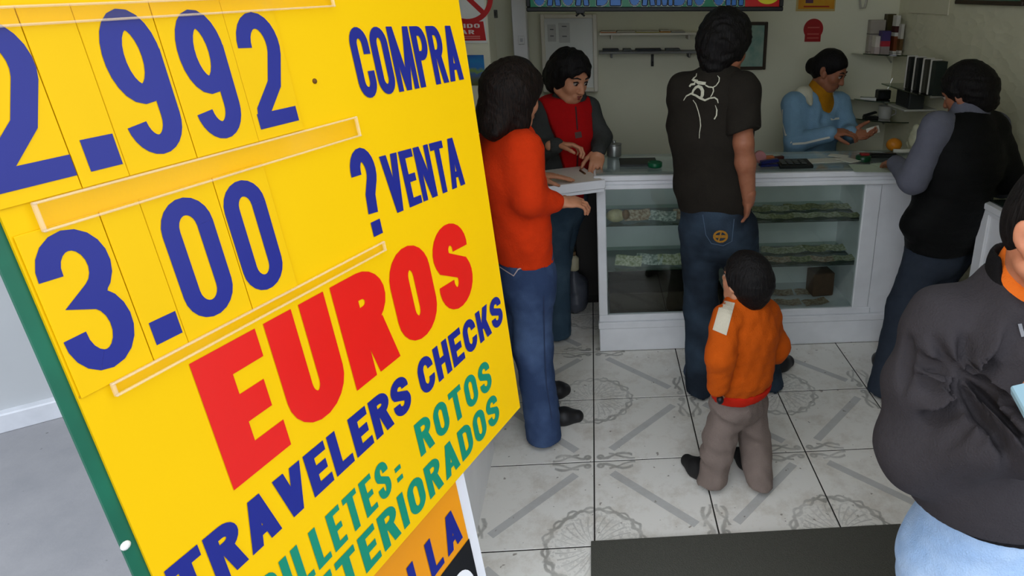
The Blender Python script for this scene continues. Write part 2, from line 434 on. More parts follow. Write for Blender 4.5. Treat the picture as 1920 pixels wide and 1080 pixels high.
# white column with posters, white door post
YC = 3.62
cxr = at(916, 60, YC)[0]
struct(MB().box((-1.0, YC, 0), (cxr, YC + 0.25, 3.1)).build('wall_column', WALL_W), 'white column face carrying the posters')
x0, x1 = at(961, 60, 4.1)[0], at(988, 60, 4.1)[0]
struct(MB().box((x0, 4.1, 0), (x1, 4.2, 3.1)).build('trim_2', WHITE_PAINT), 'white door post against the back wall')

# ------------------------------------------------------------------ the exchange-rate sign
W0, WN, W1 = A(0.40673, 0.91319, 0.02557), A(0.90842, -0.40725, 0.09441), A(-0.09662, 0.01517, 0.99521)  # along the sign, out of its face, up
W0 = nrm(W0); WN = nrm(WN); W1 = np.cross(WN, W0); W1 = nrm(W1)
if W1[2] < 0: W1 = -W1
SP0 = at(975.4, 763.6, 1.1)            # lower right corner of the yellow panel
def S3(off):
    return lambda u, v: SP0 + W0 * u + W1 * v + WN * off
def sbox(u0, u1, v0, v1, d0, d1, bev=None):
    c = SP0 + W0 * (u0 + u1) / 2 + W1 * (v0 + v1) / 2 + WN * (d0 + d1) / 2
    return MB().obox(c, W0, W1, np.cross(W0, W1), ((u1 - u0) / 2, (v1 - v0) / 2, abs(d1 - d0) / 2), bev)
def splate(q, d0, d1):
    """prism over a plane polygon, from depth d0 up to d1"""
    mb = MB(); lo = [S3(d0)(*p) for p in q]; hi = [S3(d1)(*p) for p in q]; n = len(q)
    mb.poly(hi); mb.poly(lo[::-1])
    for i in range(n): mb.poly([lo[i], lo[(i + 1) % n], hi[(i + 1) % n], hi[i]])
    return mb
foot = SP0 + W0 * -0.36 + W1 * -(SP0[2] / W1[2]); foot[2] = 0
sign = thing('rate_sign', foot, 'tall yellow exchange rate sign board with blue, red and green lettering', 'sign')
YEL = mat('yellow_enamel', (238, 190, 0), 0.45, 0.02, 3, 0, spec=0.12)
CARD = mat('yellow_card', (236, 188, 0), 0.42, 0.02, 6, spec=0.15)
BLUE = mat('blue_vinyl', (20, 32, 128), 0.35, 0.03, 8)
RED = mat('red_vinyl', (220, 20, 8), 0.35, 0.02, 8)
GREEN = mat('green_vinyl', (4, 134, 104), 0.35, 0.05, 8)
DGREEN = mat('dark_green_enamel', (6, 100, 74), 0.4, 0.12, 14)
ACR = glassmat('clear_acrylic', (255, 252, 244), 0.02, 0.12, 0.03)
g = NT('acrylic_edge'); g.base(lin((250, 232, 205))); g.set(0.12, 0.9); g.b.inputs['Alpha'].default_value = 0.3; ACE = g.m
splate([(-0.632, 0.0), (0.0, 0.0), (0.036, 0.82), (0.036, 1.0), (-0.632, 1.0)], -0.003, 0.0).build('panel', YEL, sign)['label'] = 'yellow enamel face panel'
MB_ = splate([(-0.644, 0.01), (-0.02, 0.01), (0.02, 0.8), (0.02, 1.0), (-0.644, 1.0)], -0.0065, -0.0032)
MB_.build('backing_board', DGREEN, sign)['label'] = 'dark green backing board showing along the edge'
splate([(-0.631, 0.4335), (-0.612, 0.4335), (-0.612, 0.4355), (-0.631, 0.4355)], 0, 0.0006).build('seam', mat('seam', (190, 150, 10), 0.6, 0), sign)
# number cards standing in the acrylic rails
def card(ch, u0, u1, v0, v1, gu0, gu1, gv0, gv1, t, z):
    c = sbox(u0, u1, v0, v1, z, z + 0.0016, 0.0004).build('number_card', CARD, sign)
    d = lay(glyph(ch, 1.0, t) if False else [[(p[0] / ((gu1 - gu0) / (gv1 - gv0)), p[1]) for p in q] for q in glyph(ch, (gu1 - gu0) / (gv1 - gv0), t)] if ch != '.' else rect(0, 0, 1, 1),
            [(gu0, gv0), (gu1, gv0), (gu1, gv1), (gu0, gv1)], S3(z + 0.0021)).build('digit', BLUE, c)
    return c
T = 0.138
for k, (ch, u0, u1, g0, g1, gt) in enumerate([('2', -0.645, -0.571, -0.632, -0.572, 0.75), ('.', -0.571, -0.531, -0.561, -0.534, 0.646), ('9', -0.531, -0.464, -0.520, -0.468, 0.751), ('9', -0.464, -0.391, -0.452, -0.402, 0.747), ('2', -0.391, -0.327, -0.385, -0.332, 0.741)]):
    card(ch, max(u0, -0.6315), u1 - 0.0006, 0.606, 0.757, g0, g1, 0.618, gt, T, 0.0006 + 0.0005 * (k % 2))
for k, (ch, u0, u1, g0, g1, gt) in enumerate([('3', -0.63, -0.566, -0.627, -0.571, 0.577), ('.', -0.566, -0.531, -0.560, -0.534, 0.470), ('0', -0.531, -0.456, -0.522, -0.469, 0.573), ('0', -0.456, -0.394, -0.455, -0.405, 0.572)]):
    card(ch, u0, u1 - 0.0006, 0.433, 0.583, g0, g1, 0.4465, gt, T, 0.0006 + 0.0005 * (k % 2))
def rail(u0, u1, v0, v1):
    p = sbox(u0, u1, v0, v1, 0.0042, 0.0062, 0.0008).build('acrylic_rail', ACR, sign)
    p['label'] = 'clear acrylic card rail'
    for a, b in ((v0, v0 + 0.0022), (v1 - 0.0022, v1)):
        sbox(u0, u1, a, b, 0.0035, 0.0078, 0.0009).build('rail_lip', ACE, p)
    for a, b in ((u0, u0 + 0.003), (u1 - 0.003, u1)):
        sbox(a, b, v0, v1, 0.0028, 0.0074, 0.0009).build('rail_end', ACE, p)
rail(-0.612, -0.245, 0.580, 0.606); rail(-0.608, -0.248, 0.4205, 0.4345); rail(-0.615, -0.238, 0.741, 0.757)
# lettering
def wr(text, quad, m, t, w, gap, off=0.0009):
    o = lay(word(text, t, w, gap), quad, S3(off)).build('lettering', m, sign); return o
wr('COMPRA', [(-0.223, 0.624), (0.008, 0.618), (0.008, 0.702), (-0.223, 0.716)], BLUE, 0.155, 0.42, 0.045)
wr('?', [(-0.273, 0.444), (-0.228, 0.444), (-0.228, 0.565), (-0.273, 0.565)], BLUE, 0.15, 0.38, 0.05)
wr('VENTA', [(-0.217, 0.461), (-0.040, 0.455), (-0.040, 0.534), (-0.217, 0.545)], BLUE, 0.155, 0.42, 0.04)
wr('EUROS', [(-0.537, 0.257), (-0.066, 0.268), (-0.066, 0.408), (-0.537, 0.412)], RED, 0.245, 0.56, 0.07)
wr('TRAVELERS', [(-0.623, 0.170), (-0.262, 0.178), (-0.262, 0.236), (-0.623, 0.232)], BLUE, 0.235, 0.62, 0.09)
wr('CHECKS', [(-0.239, 0.178), (-0.003, 0.184), (-0.003, 0.240), (-0.239, 0.236)], BLUE, 0.225, 0.62, 0.09)
wr('BILLETES', [(-0.549, 0.080), (-0.335, 0.087), (-0.335, 0.143), (-0.549, 0.138)], GREEN, 0.165, 0.40, 0.10)
wr(':', [(-0.324, 0.088), (-0.312, 0.088), (-0.312, 0.118), (-0.324, 0.118)], GREEN, 0.3, 0.4, 0.1)
wr('ROTOS', [(-0.270, 0.094), (-0.070, 0.090), (-0.070, 0.147), (-0.270, 0.150)], GREEN, 0.2, 0.56, 0.13)
wr('DETERIORADOS', [(-0.533, 0.012), (-0.066, 0.021), (-0.066, 0.077), (-0.533, 0.070)], GREEN, 0.2, 0.56, 0.11)
for (u, v), m, r in (((-0.641, 0.281), mat('screw_white', (236, 236, 230), 0.3, 0), 0.0045), ((-0.293, 0.658), mat('rust', (110, 70, 10), 0.8, 0.2, 60), 0.0032)):
    MB().lathe(S3(0.0 if u > -0.6 else -0.003)(u, v), [(r, 0), (r, 0.001), (r * 0.6, 0.0024), (0.0004, 0.003)], 14, WN).build('screw', m, sign, True)
# lower stand: orange board on a white post, reaching the ground
low = -1.0
sbox(-0.56, -0.181, -0.80, 0.012, -0.034, -0.026).build('lower_panel', mat('orange_enamel', (236, 150, 2), 0.4, 0.04, 6), sign)['label'] = 'orange lower board'
bot = -(SP0[2]) / W1[2] + 0.012
sbox(-0.60, -0.146, bot, 0.2, -0.10, -0.0345).build('stand_post', mat('stand_white', (236, 238, 242), 0.5, 0.05, 8), sign)['label'] = 'white box stand behind the boards'
lay(rect(0, 0, 1, 1), [(-0.56, -0.6), (-0.1815, -0.6), (-0.1815, -0.150), (-0.56, -0.150)], S3(-0.0252)).build('print_field', mat('black_vinyl', (14, 14, 16), 0.4, 0), sign)
lay([arc(0.5, 0.5, 0.5, 0.5, 0, 360, 32)[:-1]], [(-0.265, -0.30), (-0.19, -0.30), (-0.19, -0.185), (-0.265, -0.185)], S3(-0.0248)).build('print_disc', mat('white_vinyl', (240, 240, 240), 0.4, 0), sign)
lay(word('LLA', 0.19, 0.5, 0.14), [(-0.326, -0.140), (-0.196, -0.134), (-0.196, -0.064), (-0.326, -0.072)], S3(-0.0248)).build('lettering', BLUE, sign)

# ------------------------------------------------------------------ door mat
m0, m1 = az(1108, 1011, 0.012), az(1664, 985, 0.012)
g = NT('dark_mat'); nf = g.noise(g.pos(), 300, 2)
g.base(g.mix(nf, lin((66, 66, 60)), lin((92, 92, 84)))); g.set(0.95, 0.1); g.bump(nf, 0.8, 0.004)
tag(MB().box((m0[0], YF + 0.02, 0.001), (m1[0] + 0.05, (m0[1] + m1[1]) / 2, 0.012)).build('door_mat', g.m), 'dark grey door mat on the tiles at the entrance', 'mat')

# ------------------------------------------------------------------ glass display counter
CY0, CY1, CT = 3.09, 3.50, 0.958       # front, back, top height
CXL, CXR = 0.004, 1.78
counter = thing('display_counter', (0.85, CY0, 0), 'long white wooden display counter with a glass front and glass top', 'counter')
gx0, gx1 = at(1137, 450, CY0)[0], at(1612, 450, CY0)[0]
z_rail = at(1200, 590, CY0)[2]; z_pl = at(1200, 613, CY0)[2]
CW = mat('counter_paint', (238, 240, 242), 0.35, 0.05, 7, 0.08, 50)
bx((CXL, CY0 - 0.006, 0.0), (CXR, CY0 + 0.02, z_pl), 'plinth', CW, counter)
bx((CXL - 0.004, CY0 - 0.014, z_pl), (CXR, CY0 + 0.03, z_pl + 0.035), 'base_moulding', CW, counter)
bx((CXL, CY0, z_pl + 0.035), (gx1 + 0.1, CY0 + 0.03, z_rail), 'bottom_rail', CW, counter)
bx((CXL, CY0, z_rail), (gx0, CY0 + 0.04, 0.884), 'post', CW, counter)
bx((gx1, CY0, z_rail), (gx1 + 0.085, CY0 + 0.04, 0.884), 'post', CW, counter)
bx((gx1 + 0.085, CY0 + 0.008, z_pl + 0.035), (CXR, CY0 + 0.03, 0.884), 'front_panel', CW, counter)
bx((CXL, CY0 + 0.04, 0.0), (CXL + 0.018, CY1, 0.884), 'side_panel', CW, counter)
bx((gx1 + 0.03, CY0 + 0.04, 0.1), (gx1 + 0.046, CY1, 0.884), 'divider', CW, counter)
bx((CXR - 0.018, CY0 + 0.04, 0.0), (CXR, CY1, 0.884), 'side_panel', CW, counter)
bx((CXL + 0.018, CY1 - 0.015, 0.1), (CXR - 0.018, CY1, 0.884), 'back_panel', mat('counter_back_paint', (244, 248, 247), 0.5, 0.06, 4), counter)
bx((CXL + 0.018, CY0 + 0.03, z_rail - 0.04), (gx1 + 0.03, CY1 - 0.015, z_rail - 0.024), 'deck', CW, counter)
tp = bx((CXL - 0.012, CY0 - 0.022, 0.926), (CXR, CY0 + 0.06, CT - 0.006), 'top_moulding', CW, counter)
bx((CXL - 0.012, CY0 - 0.012, 0.905), (CXR, CY0 + 0.05, 0.926), 'top_moulding', CW, counter)
bx((CXL - 0.012, CY0 - 0.020, 0.884), (CXR, CY0 + 0.05, 0.905), 'top_moulding', CW, counter)
bx((CXL - 0.012, CY1 - 0.04, 0.884), (CXR, CY1 + 0.012, CT - 0.006), 'back_rail', CW, counter)
bx((CXL - 0.012, CY0 + 0.06, 0.926), (CXL + 0.03, CY1 - 0.04, CT - 0.006), 'end_rail', CW, counter)
bx((CXR - 0.04, CY0 + 0.06, 0.926), (CXR, CY1 - 0.04, CT - 0.006), 'end_rail', CW, counter)
GL = glassmat('counter_glass', (246, 251, 249), 0.0, 0.02, 0.6)
bx((gx0 - 0.004, CY0 + 0.012, z_rail - 0.004), (gx1 + 0.004, CY0 + 0.017, 0.888), 'front_glass', GL, counter)
bx((CXL, CY0 + 0.0, CT - 0.006), (CXR, CY1, CT), 'top_glass', GL, counter)
GS = glassmat('shelf_glass', (226, 240, 233), 0.2)
ZS = [0.432, 0.676]
for z in ZS:
    sh = bx((CXL + 0.02, CY0 + 0.05, z - 0.004), (gx1 + 0.028, CY1 - 0.02, z), 'glass_shelf', GS, counter)
# hinged flap at the left end, swung towards the customers
ZF = 0.944
f0, f1, f2 = az(1016, 352, ZF), az(1127, 338.5, ZF), az(1104, 308, ZF)
flap = thing('counter_flap', (float(f1[0]), float(f1[1]), ZF - 0.05), 'white wooden counter flap at the left end of the display counter', 'counter flap')
fd = nrm(f1 - f0); fn = A(-fd[1], fd[0], 0); wdt = 0.30; ln = 0.62
fc = f1 - fd * (ln / 2 - 0.015) + fn * wdt / 2
MB().obox(fc - A(0, 0, 0.008), fd, fn, (0, 0, 1), (ln / 2, wdt / 2, 0.008), 0.003).build('flap_board', mat('flap_cream', (222, 216, 204), 0.45, 0.05, 6), flap)
MB().obox(f1 - fd * (ln / 2 - 0.015) - fn * 0.006 - A(0, 0, 0.017), fd, fn, (0, 0, 1), (ln / 2 + 0.004, 0.008, 0.021), 0.004).build('front_edge', CW, flap)
MB().obox(f1 - fd * (ln / 2 - 0.015) + fn * 0.004 - A(0, 0, 0.046), fd, fn, (0, 0, 1), (ln / 2, 0.008, 0.010), 0.003).build('front_edge', CW, flap)
hp = f1 + fn * 0.17 - fd * 0.03
MB().tube([hp + A(0, 0, 0.004) + fn * -0.035, hp + A(0, 0, 0.004) + fn * 0.035], 0.005, 8).build('hinge', mat('brass', (120, 86, 50), 0.4, 0.2, 40, metal=0.6), flap)
# second counter by the right wall
rc0 = az(1836, 374, 0.915); rc1 = az(1908, 412, 0.915)
rx, ry = float(rc0[0]), float(rc0[1])
rcn = thing('side_counter', ((rx + XR) / 2, ry - 0.6, 0), 'white side counter with a dark glass top by the embossed right wall', 'counter')
CWR = CW
bx((rx + 0.02, YF + 0.1, 0), (XR - 0.02, ry - 0.02, 0.87), 'body', CWR, rcn)
bx((rx + 0.008, ry - 0.075, 0), (rx + 0.03, ry - 0.008, 0.87), 'corner_post', CWR, rcn)
bx((rx, YF + 0.1, 0.885), (XR - 0.01, ry, 0.912), 'top_moulding', CWR, rcn)
bx((rx + 0.008, YF + 0.1, 0.866), (XR - 0.01, ry - 0.006, 0.885), 'top_moulding', CWR, rcn)
bx((rx + 0.035, YF + 0.13, 0.912), (XR - 0.02, ry - 0.02, 0.919), 'top_glass', mat('dark_green_glass', (34, 46, 38), 0.08, 0.05, 5, spec=0.6), rcn)

# ================================================================== people: smooth blended surfaces
class Sdf:
    def __init__(s, vox=0.008): s.h = vox; s.ops = []; s.fold = None; s.pleat = None
    def rc(s, a, b, ra, rb=None, k=0.03, sub=False):        # tapered limb
        s.ops.append(('rc', A(*a), A(*b), ra, ra if rb is None else rb, k, sub, None, 1.0)); return s
    def ec(s, a, b, ra, rb, D, kd, k=0.03, sub=False):      # tapered limb, flattened along D
        s.ops.append(('rc', A(*a), A(*b), ra, rb, k, sub, nrm(D), kd)); return s
    def el(s, c, ax_, r, k=0.02, sub=False):                # ellipsoid with three axes
        s.ops.append(('el', A(*c), np.array([nrm(q) for q in ax_]), A(*r), None, k, sub, None, 1.0)); return s
    def cut(s, p, n):                                       # keep the side the normal points away from
        s.ops.append(('cut', A(*p), nrm(n), None, None, 0, True, None, 1.0)); return s
    def bounds(s):
        lo = np.full(3, 1e9); hi = -lo
        for o in s.ops:
            if o[6]: continue
            if o[0] == 'rc':
                r = max(o[3], o[4]); lo = np.minimum(lo, np.minimum(o[1], o[2]) - r); hi = np.maximum(hi, np.maximum(o[1], o[2]) + r)
            else:
                e = np.sqrt(((o[2] * o[3][:, None]) ** 2).sum(0)); lo = np.minimum(lo, o[1] - e); hi = np.maximum(hi, o[1] + e)
        return lo - 0.03, hi + 0.03
    def mesh(s):
        lo, hi = s.bounds(); h = s.h
        n = np.ceil((hi - lo) / h).astype(int) + 1
        gx, gy, gz = [lo[i] + h * np.arange(n[i]) for i in range(3)]
        D = np.full(n, 0.2, np.float32)
        for o in s.ops:
            kind, k = o[0], o[5]
            if kind == 'cut':
                dd = ((gx - o[1][0]) * o[2][0])[:, None, None] + ((gy - o[1][1]) * o[2][1])[None, :, None] + ((gz - o[1][2]) * o[2][2])[None, None, :]
                D = np.maximum(D, dd.astype(np.float32)); continue
            if kind == 'rc':
                r = max(o[3], o[4]); l0 = np.minimum(o[1], o[2]) - r; h0 = np.maximum(o[1], o[2]) + r
            else:
                e = np.sqrt(((o[2] * o[3][:, None]) ** 2).sum(0)); l0 = o[1] - e; h0 = o[1] + e
            m = k + 0.03
            i0 = np.clip(((l0 - m - lo) / h).astype(int), 0, n); i1 = np.clip(((h0 + m - lo) / h).astype(int) + 2, 0, n)
            if (i1 <= i0).any(): continue
            sl = tuple(slice(i0[i], i1[i]) for i in range(3))
            X, Y, Z = np.meshgrid(gx[sl[0]], gy[sl[1]], gz[sl[2]], indexing='ij')
            q = np.stack([X - o[1][0], Y - o[1][1], Z - o[1][2]], -1).astype(np.float32)
            if kind == 'rc':
                ba = (o[2] - o[1]).astype(np.float32)
                if o[7] is not None:
                    dv = o[7].astype(np.float32); f = 1 / o[8] - 1
                    q = q + (q @ dv)[..., None] * dv * f; ba = ba + dv * (ba @ dv) * f
                t = np.clip((q @ ba) / max(1e-9, ba @ ba), 0, 1)
                w = q - t[..., None] * ba
                d = np.sqrt((w * w).sum(-1)) - (o[3] + (o[4] - o[3]) * t)
                if o[7] is not None: d = d * (0.5 + 0.5 * o[8])
            else:
                l = q @ o[2].T.astype(np.float32); rr = o[3].astype(np.float32)
                k0 = np.sqrt(((l / rr) ** 2).sum(-1)); k1 = np.sqrt(((l / rr ** 2) ** 2).sum(-1)) + 1e-9
                d = k0 * (k0 - 1) / k1
            a = D[sl]
            if o[6]:
                b = -d; kk = max(k, 1e-4); hh = np.clip(0.5 - 0.5 * (b - a) / kk * -1, 0, 1)
                hh = np.clip(0.5 + 0.5 * (b - a) / kk, 0, 1); D[sl] = a + (b - a) * hh + kk * hh * (1 - hh)
            else:
                kk = max(k, 1e-4); hh = np.clip(0.5 + 0.5 * (a - d) / kk, 0, 1); D[sl] = a + (d - a) * hh - kk * hh * (1 - hh)
        if s.fold:
            amp, fr, seed = s.fold; rg = np.random.RandomState(seed)
            near = np.argwhere(np.abs(D) < 0.03); P = lo + near * h
            acc = np.zeros(len(P))
            warp = 0.6 * np.sin(P @ (rg.randn(3) * fr * 0.5) + 1) + 0.6 * np.sin(P @ (rg.randn(3) * fr * 0.6))
            for i in range(5):
                kv = rg.randn(3) * fr * (0.6 + 0.5 * i); kv[2] *= 1.3
                acc += np.sin(P @ kv + 2.2 * warp + rg.rand() * 6) / (1 + 0.5 * i)
            D[near[:, 0], near[:, 1], near[:, 2]] += (amp * acc / 2.2).astype(np.float32)
        if s.pleat:                       # gathers radiating from a bent joint, in the sleeve's own plane
            c_, amp, nfr, rad, a0 = s.pleat
            near = np.argwhere(np.abs(D) < 0.035); P = lo + near * h - c_
            rr = np.sqrt(P[:, 0] ** 2 + P[:, 2] ** 2); th = np.arctan2(P[:, 2], P[:, 0])
            w = np.exp(-(rr / rad) ** 2) * np.clip(rr / 0.03, 0, 1) * np.clip(0.12 - P[:, 1], 0, 0.08) / 0.08
            g_ = np.sin(nfr * th + a0 + 9 * rr + 0.9 * np.sin(31 * P[:, 0] + 17 * P[:, 2])) + 0.5 * np.sin(nfr * 1.7 * th + 14 * rr)
            D[near[:, 0], near[:, 1], near[:, 2]] += (amp * w * g_).astype(np.float32)
        D[0] = D[-1] = 0.2; D[:, 0] = D[:, -1] = 0.2; D[:, :, 0] = D[:, :, -1] = 0.2
        return nets(D, lo, h)
OFFS = np.array([[i >> 2 & 1, i >> 1 & 1, i & 1] for i in range(8)])
EDG = [(a, b) for a in range(8) for b in range(a + 1, 8) if bin(a ^ b).count('1') == 1]
def nets(D, lo, h):
    s = D < 0; c = np.zeros(tuple(np.array(D.shape) - 1), np.int8)
    nx, ny, nz = c.shape
    for o in OFFS: c += s[o[0]:o[0] + nx, o[1]:o[1] + ny, o[2]:o[2] + nz]
    idx = np.argwhere((c > 0) & (c < 8))
    ident = np.full(c.shape, -1, np.int64); ident[idx[:, 0], idx[:, 1], idx[:, 2]] = np.arange(len(idx))
    val = np.stack([D[idx[:, 0] + o[0], idx[:, 1] + o[1], idx[:, 2] + o[2]] for o in OFFS], 1)
    acc = np.zeros((len(idx), 3)); cnt = np.zeros(len(idx))
    for a, b in EDG:
        cr = (val[:, a] < 0) != (val[:, b] < 0)
        t = np.where(cr, val[:, a] / np.where(cr, val[:, a] - val[:, b], 1), 0)
        p = OFFS[a] + t[:, None] * (OFFS[b] - OFFS[a]); acc[cr] += p[cr]; cnt[cr] += 1
    V = lo + h * (idx + acc / cnt[:, None])
    Fs = []
    for axn in range(3):
        sl0 = [slice(None)] * 3; sl1 = [slice(None)] * 3; sl0[axn] = slice(0, -1); sl1[axn] = slice(1, None)
        s0, s1 = s[tuple(sl0)], s[tuple(sl1)]
        e = np.argwhere(s0 != s1); u, v = [(1, 2), (2, 0), (0, 1)][axn]
        ok = (e[:, u] > 0) & (e[:, v] > 0) & (e[:, u] < D.shape[u] - 1) & (e[:, v] < D.shape[v] - 1); e = e[ok]
        fl_ = s0[e[:, 0], e[:, 1], e[:, 2]]
        def cell(du, dv):
            q = e.copy(); q[:, u] -= du; q[:, v] -= dv; return ident[q[:, 0], q[:, 1], q[:, 2]]
        quad = np.stack([cell(1, 1), cell(0, 1), cell(0, 0), cell(1, 0)], 1)
        quad[~fl_] = quad[~fl_][:, ::-1]
        Fs.append(quad)
    return V, np.concatenate(Fs)
def mesh_obj(name, pieces, m, parent, base):
    V, F, n = [], [], 0
    for s in pieces:
        v, f = s.mesh() if isinstance(s, Sdf) else s
        V.append(v); F.append(f + n); n += len(v)
    V = np.concatenate(V); F = np.concatenate(F)
    me = bpy.data.meshes.new(name)
    me.vertices.add(len(V)); me.vertices.foreach_set('co', (V - base).astype(np.float32).ravel())
    me.loops.add(len(F) * 4); me.loops.foreach_set('vertex_index', F.astype(np.int32).ravel())
    me.polygons.add(len(F)); me.polygons.foreach_set('loop_start', np.arange(len(F), dtype=np.int32) * 4)
    try: me.polygons.foreach_set('loop_total', np.full(len(F), 4, np.int32))
    except Exception: pass
    me.update(calc_edges=True); me.validate()
    me.polygons.foreach_set('use_smooth', np.ones(len(me.polygons), bool))
    me.materials.append(m)
    o = bpy.data.objects.new(name, me); COL.objects.link(o)
    if parent is not None: o.parent = parent
    else: o.location = tuple(map(float, base))
    o_tree = (V, F)
    return o, o_tree
def skinmat(name, col):
    if name in MATS: return MATS[name]
    g = NT(name); c = lin(col)
    g.base(g.mix(g.ramp(g.noise(g.pos(), 30, 3), 0.35, 0.7), c, [c[0] * 0.86, c[1] * 0.78, c[2] * 0.74, 1])); g.set(0.5, 0.35)
    g.b.inputs['Subsurface Weight'].default_value = 0.05; g.b.inputs['Subsurface Radius'].default_value = (0.02, 0.008, 0.004)
    g.bump(g.noise(g.pos(), 220, 2), 0.15, 0.002)
    MATS[name] = g.m
    return g.m

class Head:
    """head frame: c centre at eye level between the ears, F forward, U up; hs = 1 for an adult"""
    def __init__(s, c, F, tilt=0.0, roll=0.0, hs=1.0):
        s.c = A(*c); s.F = nrm(F); s.L = nrm(np.cross((0, 0, 1), s.F)); s.U = np.cross(s.F, s.L)
        if roll:
            l, u = s.L, s.U; s.L = l * math.cos(roll) + u * math.sin(roll); s.U = np.cross(s.F, s.L)
        s.hs = hs; s.axes = (s.L, s.F, s.U)
    def p(s, l, f, u): return s.c + s.hs * (s.L * l + s.F * f + s.U * u)
    def skin(s, S, neck, rn=0.052):
        h = s.hs
        S.el(s.p(0, -0.008, 0.03), s.axes, A(.072, .090, .082) * h, 0.01)
        S.el(s.p(0, 0.026, -0.03), s.axes, A(.060, .064, .082) * h, 0.03 * h)
        S.el(s.p(0, 0.052, -0.088), s.axes, A(.034, .032, .024) * h, 0.03 * h)
        for d in (-1, 1):
            S.el(s.p(d * .036, 0.054, -0.028), s.axes, A(.026, .024, .026) * h, 0.02 * h)
            S.rc(s.p(d * .055, 0.0, -0.06), s.p(d * .03, 0.05, -0.09), .022 * h, .018 * h, 0.02 * h)
        S.rc(s.p(-.035, .076, .022), s.p(.035, .076, .022), .011 * h, None, 0.018 * h)
        for d in (-1, 1): S.el(s.p(d * .032, 0.100, 0.002), s.axes, A(.019, .018, .012) * h, 0.012 * h, True)
        S.rc(s.p(0, .084, .008), s.p(0, .104, -.034), .008 * h, .012 * h, 0.012 * h)
        for d in (-1, 1): S.el(s.p(d * .011, .096, -.038), s.axes, A(.010, .010, .008) * h, 0.006 * h)
        S.rc(s.p(-.018, .082, -.064), s.p(.018, .082, -.064), .010 * h, None, 0.012 * h)
        for d in (-1, 1):
            S.el(s.p(d * .076, -.008, -.008), (nrm(s.L + s.F * -0.5 * d * d), nrm(s.F + s.U * .25), s.U), A(.010, .021, .032) * h, 0.006 * h)
            S.el(s.p(d * .086, -.002, -.006), s.axes, A(.008, .010, .017) * h, 0.004 * h, True)
            S.el(s.p(d * .074, .004, -.034), s.axes, A(.008, .010, .011) * h, 0.004 * h)
        S.rc(s.p(0, -.022, -.055), neck, rn * h, rn * 1.12 * h, 0.03 * h)
    def face(s, parent, base, brow=(24, 16, 12), lip=(128, 62, 54)):
        off = A(*base); h = s.hs; es = []
        for d in (-1, 1):
            e = MB().ell((0, 0, 0), (.0125 * h,) * 3, 16); c = s.p(d * .031, .0775, .003); e.v = [tuple(A(*v) + c) for v in e.v]
            eo = e.build('eye', mat('eye_white', (160, 146, 134), 0.25, 0), parent, True)
            i = MB().ell((0, 0, 0), (.0078 * h,) * 3, 12); c2 = c + s.hs * (s.F * .0068 - s.U * .002); i.v = [tuple(A(*v) + c2) for v in i.v]
            i.build('iris', mat('iris_dark', (26, 15, 10), 0.2, 0), eo, True)
            MB().tube([s.p(d * .046, .078, .0075), s.p(d * .032, .0895, .013), s.p(d * .018, .084, .007)], [.003 * h, .0042 * h, .003 * h], 6).build('eyelid', mat('lash', (36, 22, 16), 0.7, 0), parent, True)
            MB().tube([s.p(d * .052, .074, .025), s.p(d * .036, .0865, .033), s.p(d * .014, .089, .027)], [.002 * h, .0042 * h, .003 * h], 6).build('eyebrow', mat('brow', brow, 0.8, 0), parent, True)
        lp = mat('lips', lip, 0.45, 0)
        MB().tube([s.p(-.024, .0835, -.064), s.p(-.009, .0925, -.0595), s.p(0, .0915, -.0615), s.p(.009, .0925, -.0595), s.p(.024, .0835, -.064)], [.0015 * h, .004 * h, .0036 * h, .004 * h, .0015 * h], 8).build('lips', lp, parent, True)
        MB().tube([s.p(-.021, .0835, -.0655), s.p(0, .0925, -.0700), s.p(.021, .0835, -.0655)], [.0018 * h, .005 * h, .0018 * h], 8).build('lips', lp, parent, True)
    def hair(s, S, th=0.014, line=0.052):
        h = s.hs
        S.el(s.p(0, -0.012, 0.034), s.axes, A(.072 + th, .090 + th, .084 + th) * h, 0.01)
        S.el(s.p(0, -0.045, -0.012), s.axes, A(.066 + th, .052 + th, .066 + th) * h, 0.03 * h)
    def face_cut(s, S, line=0.052, side=0.02):
        h = s.hs
        S.el(s.p(0, 0.082, line - .095), s.axes, A(.074, .070 + side, .095) * h, 0.012 * h, True)
def torso(S, pel, waist, chest, D, kd, rp, rw, rch, sl, sr, rs, k=0.05, neck=None, rn=0.06):
    S.ec(pel, waist, rp, rw, D, kd, k); S.ec(waist, chest, rw, rch, D, kd, k)
    m = (A(*sl) + A(*sr)) / 2
    S.ec(chest, m + (A(*chest) - m) * .25, rch, rch * .72, D, kd, k)
    S.rc(sl, m, rs, rs * 1.12, k); S.rc(m, sr, rs * 1.12, rs, k)
    if neck is not None:
        S.rc(m + (A(*sl) - m) * .35, neck, rs * .8, rn, k); S.rc(m + (A(*sr) - m) * .35, neck, rs * .8, rn, k)
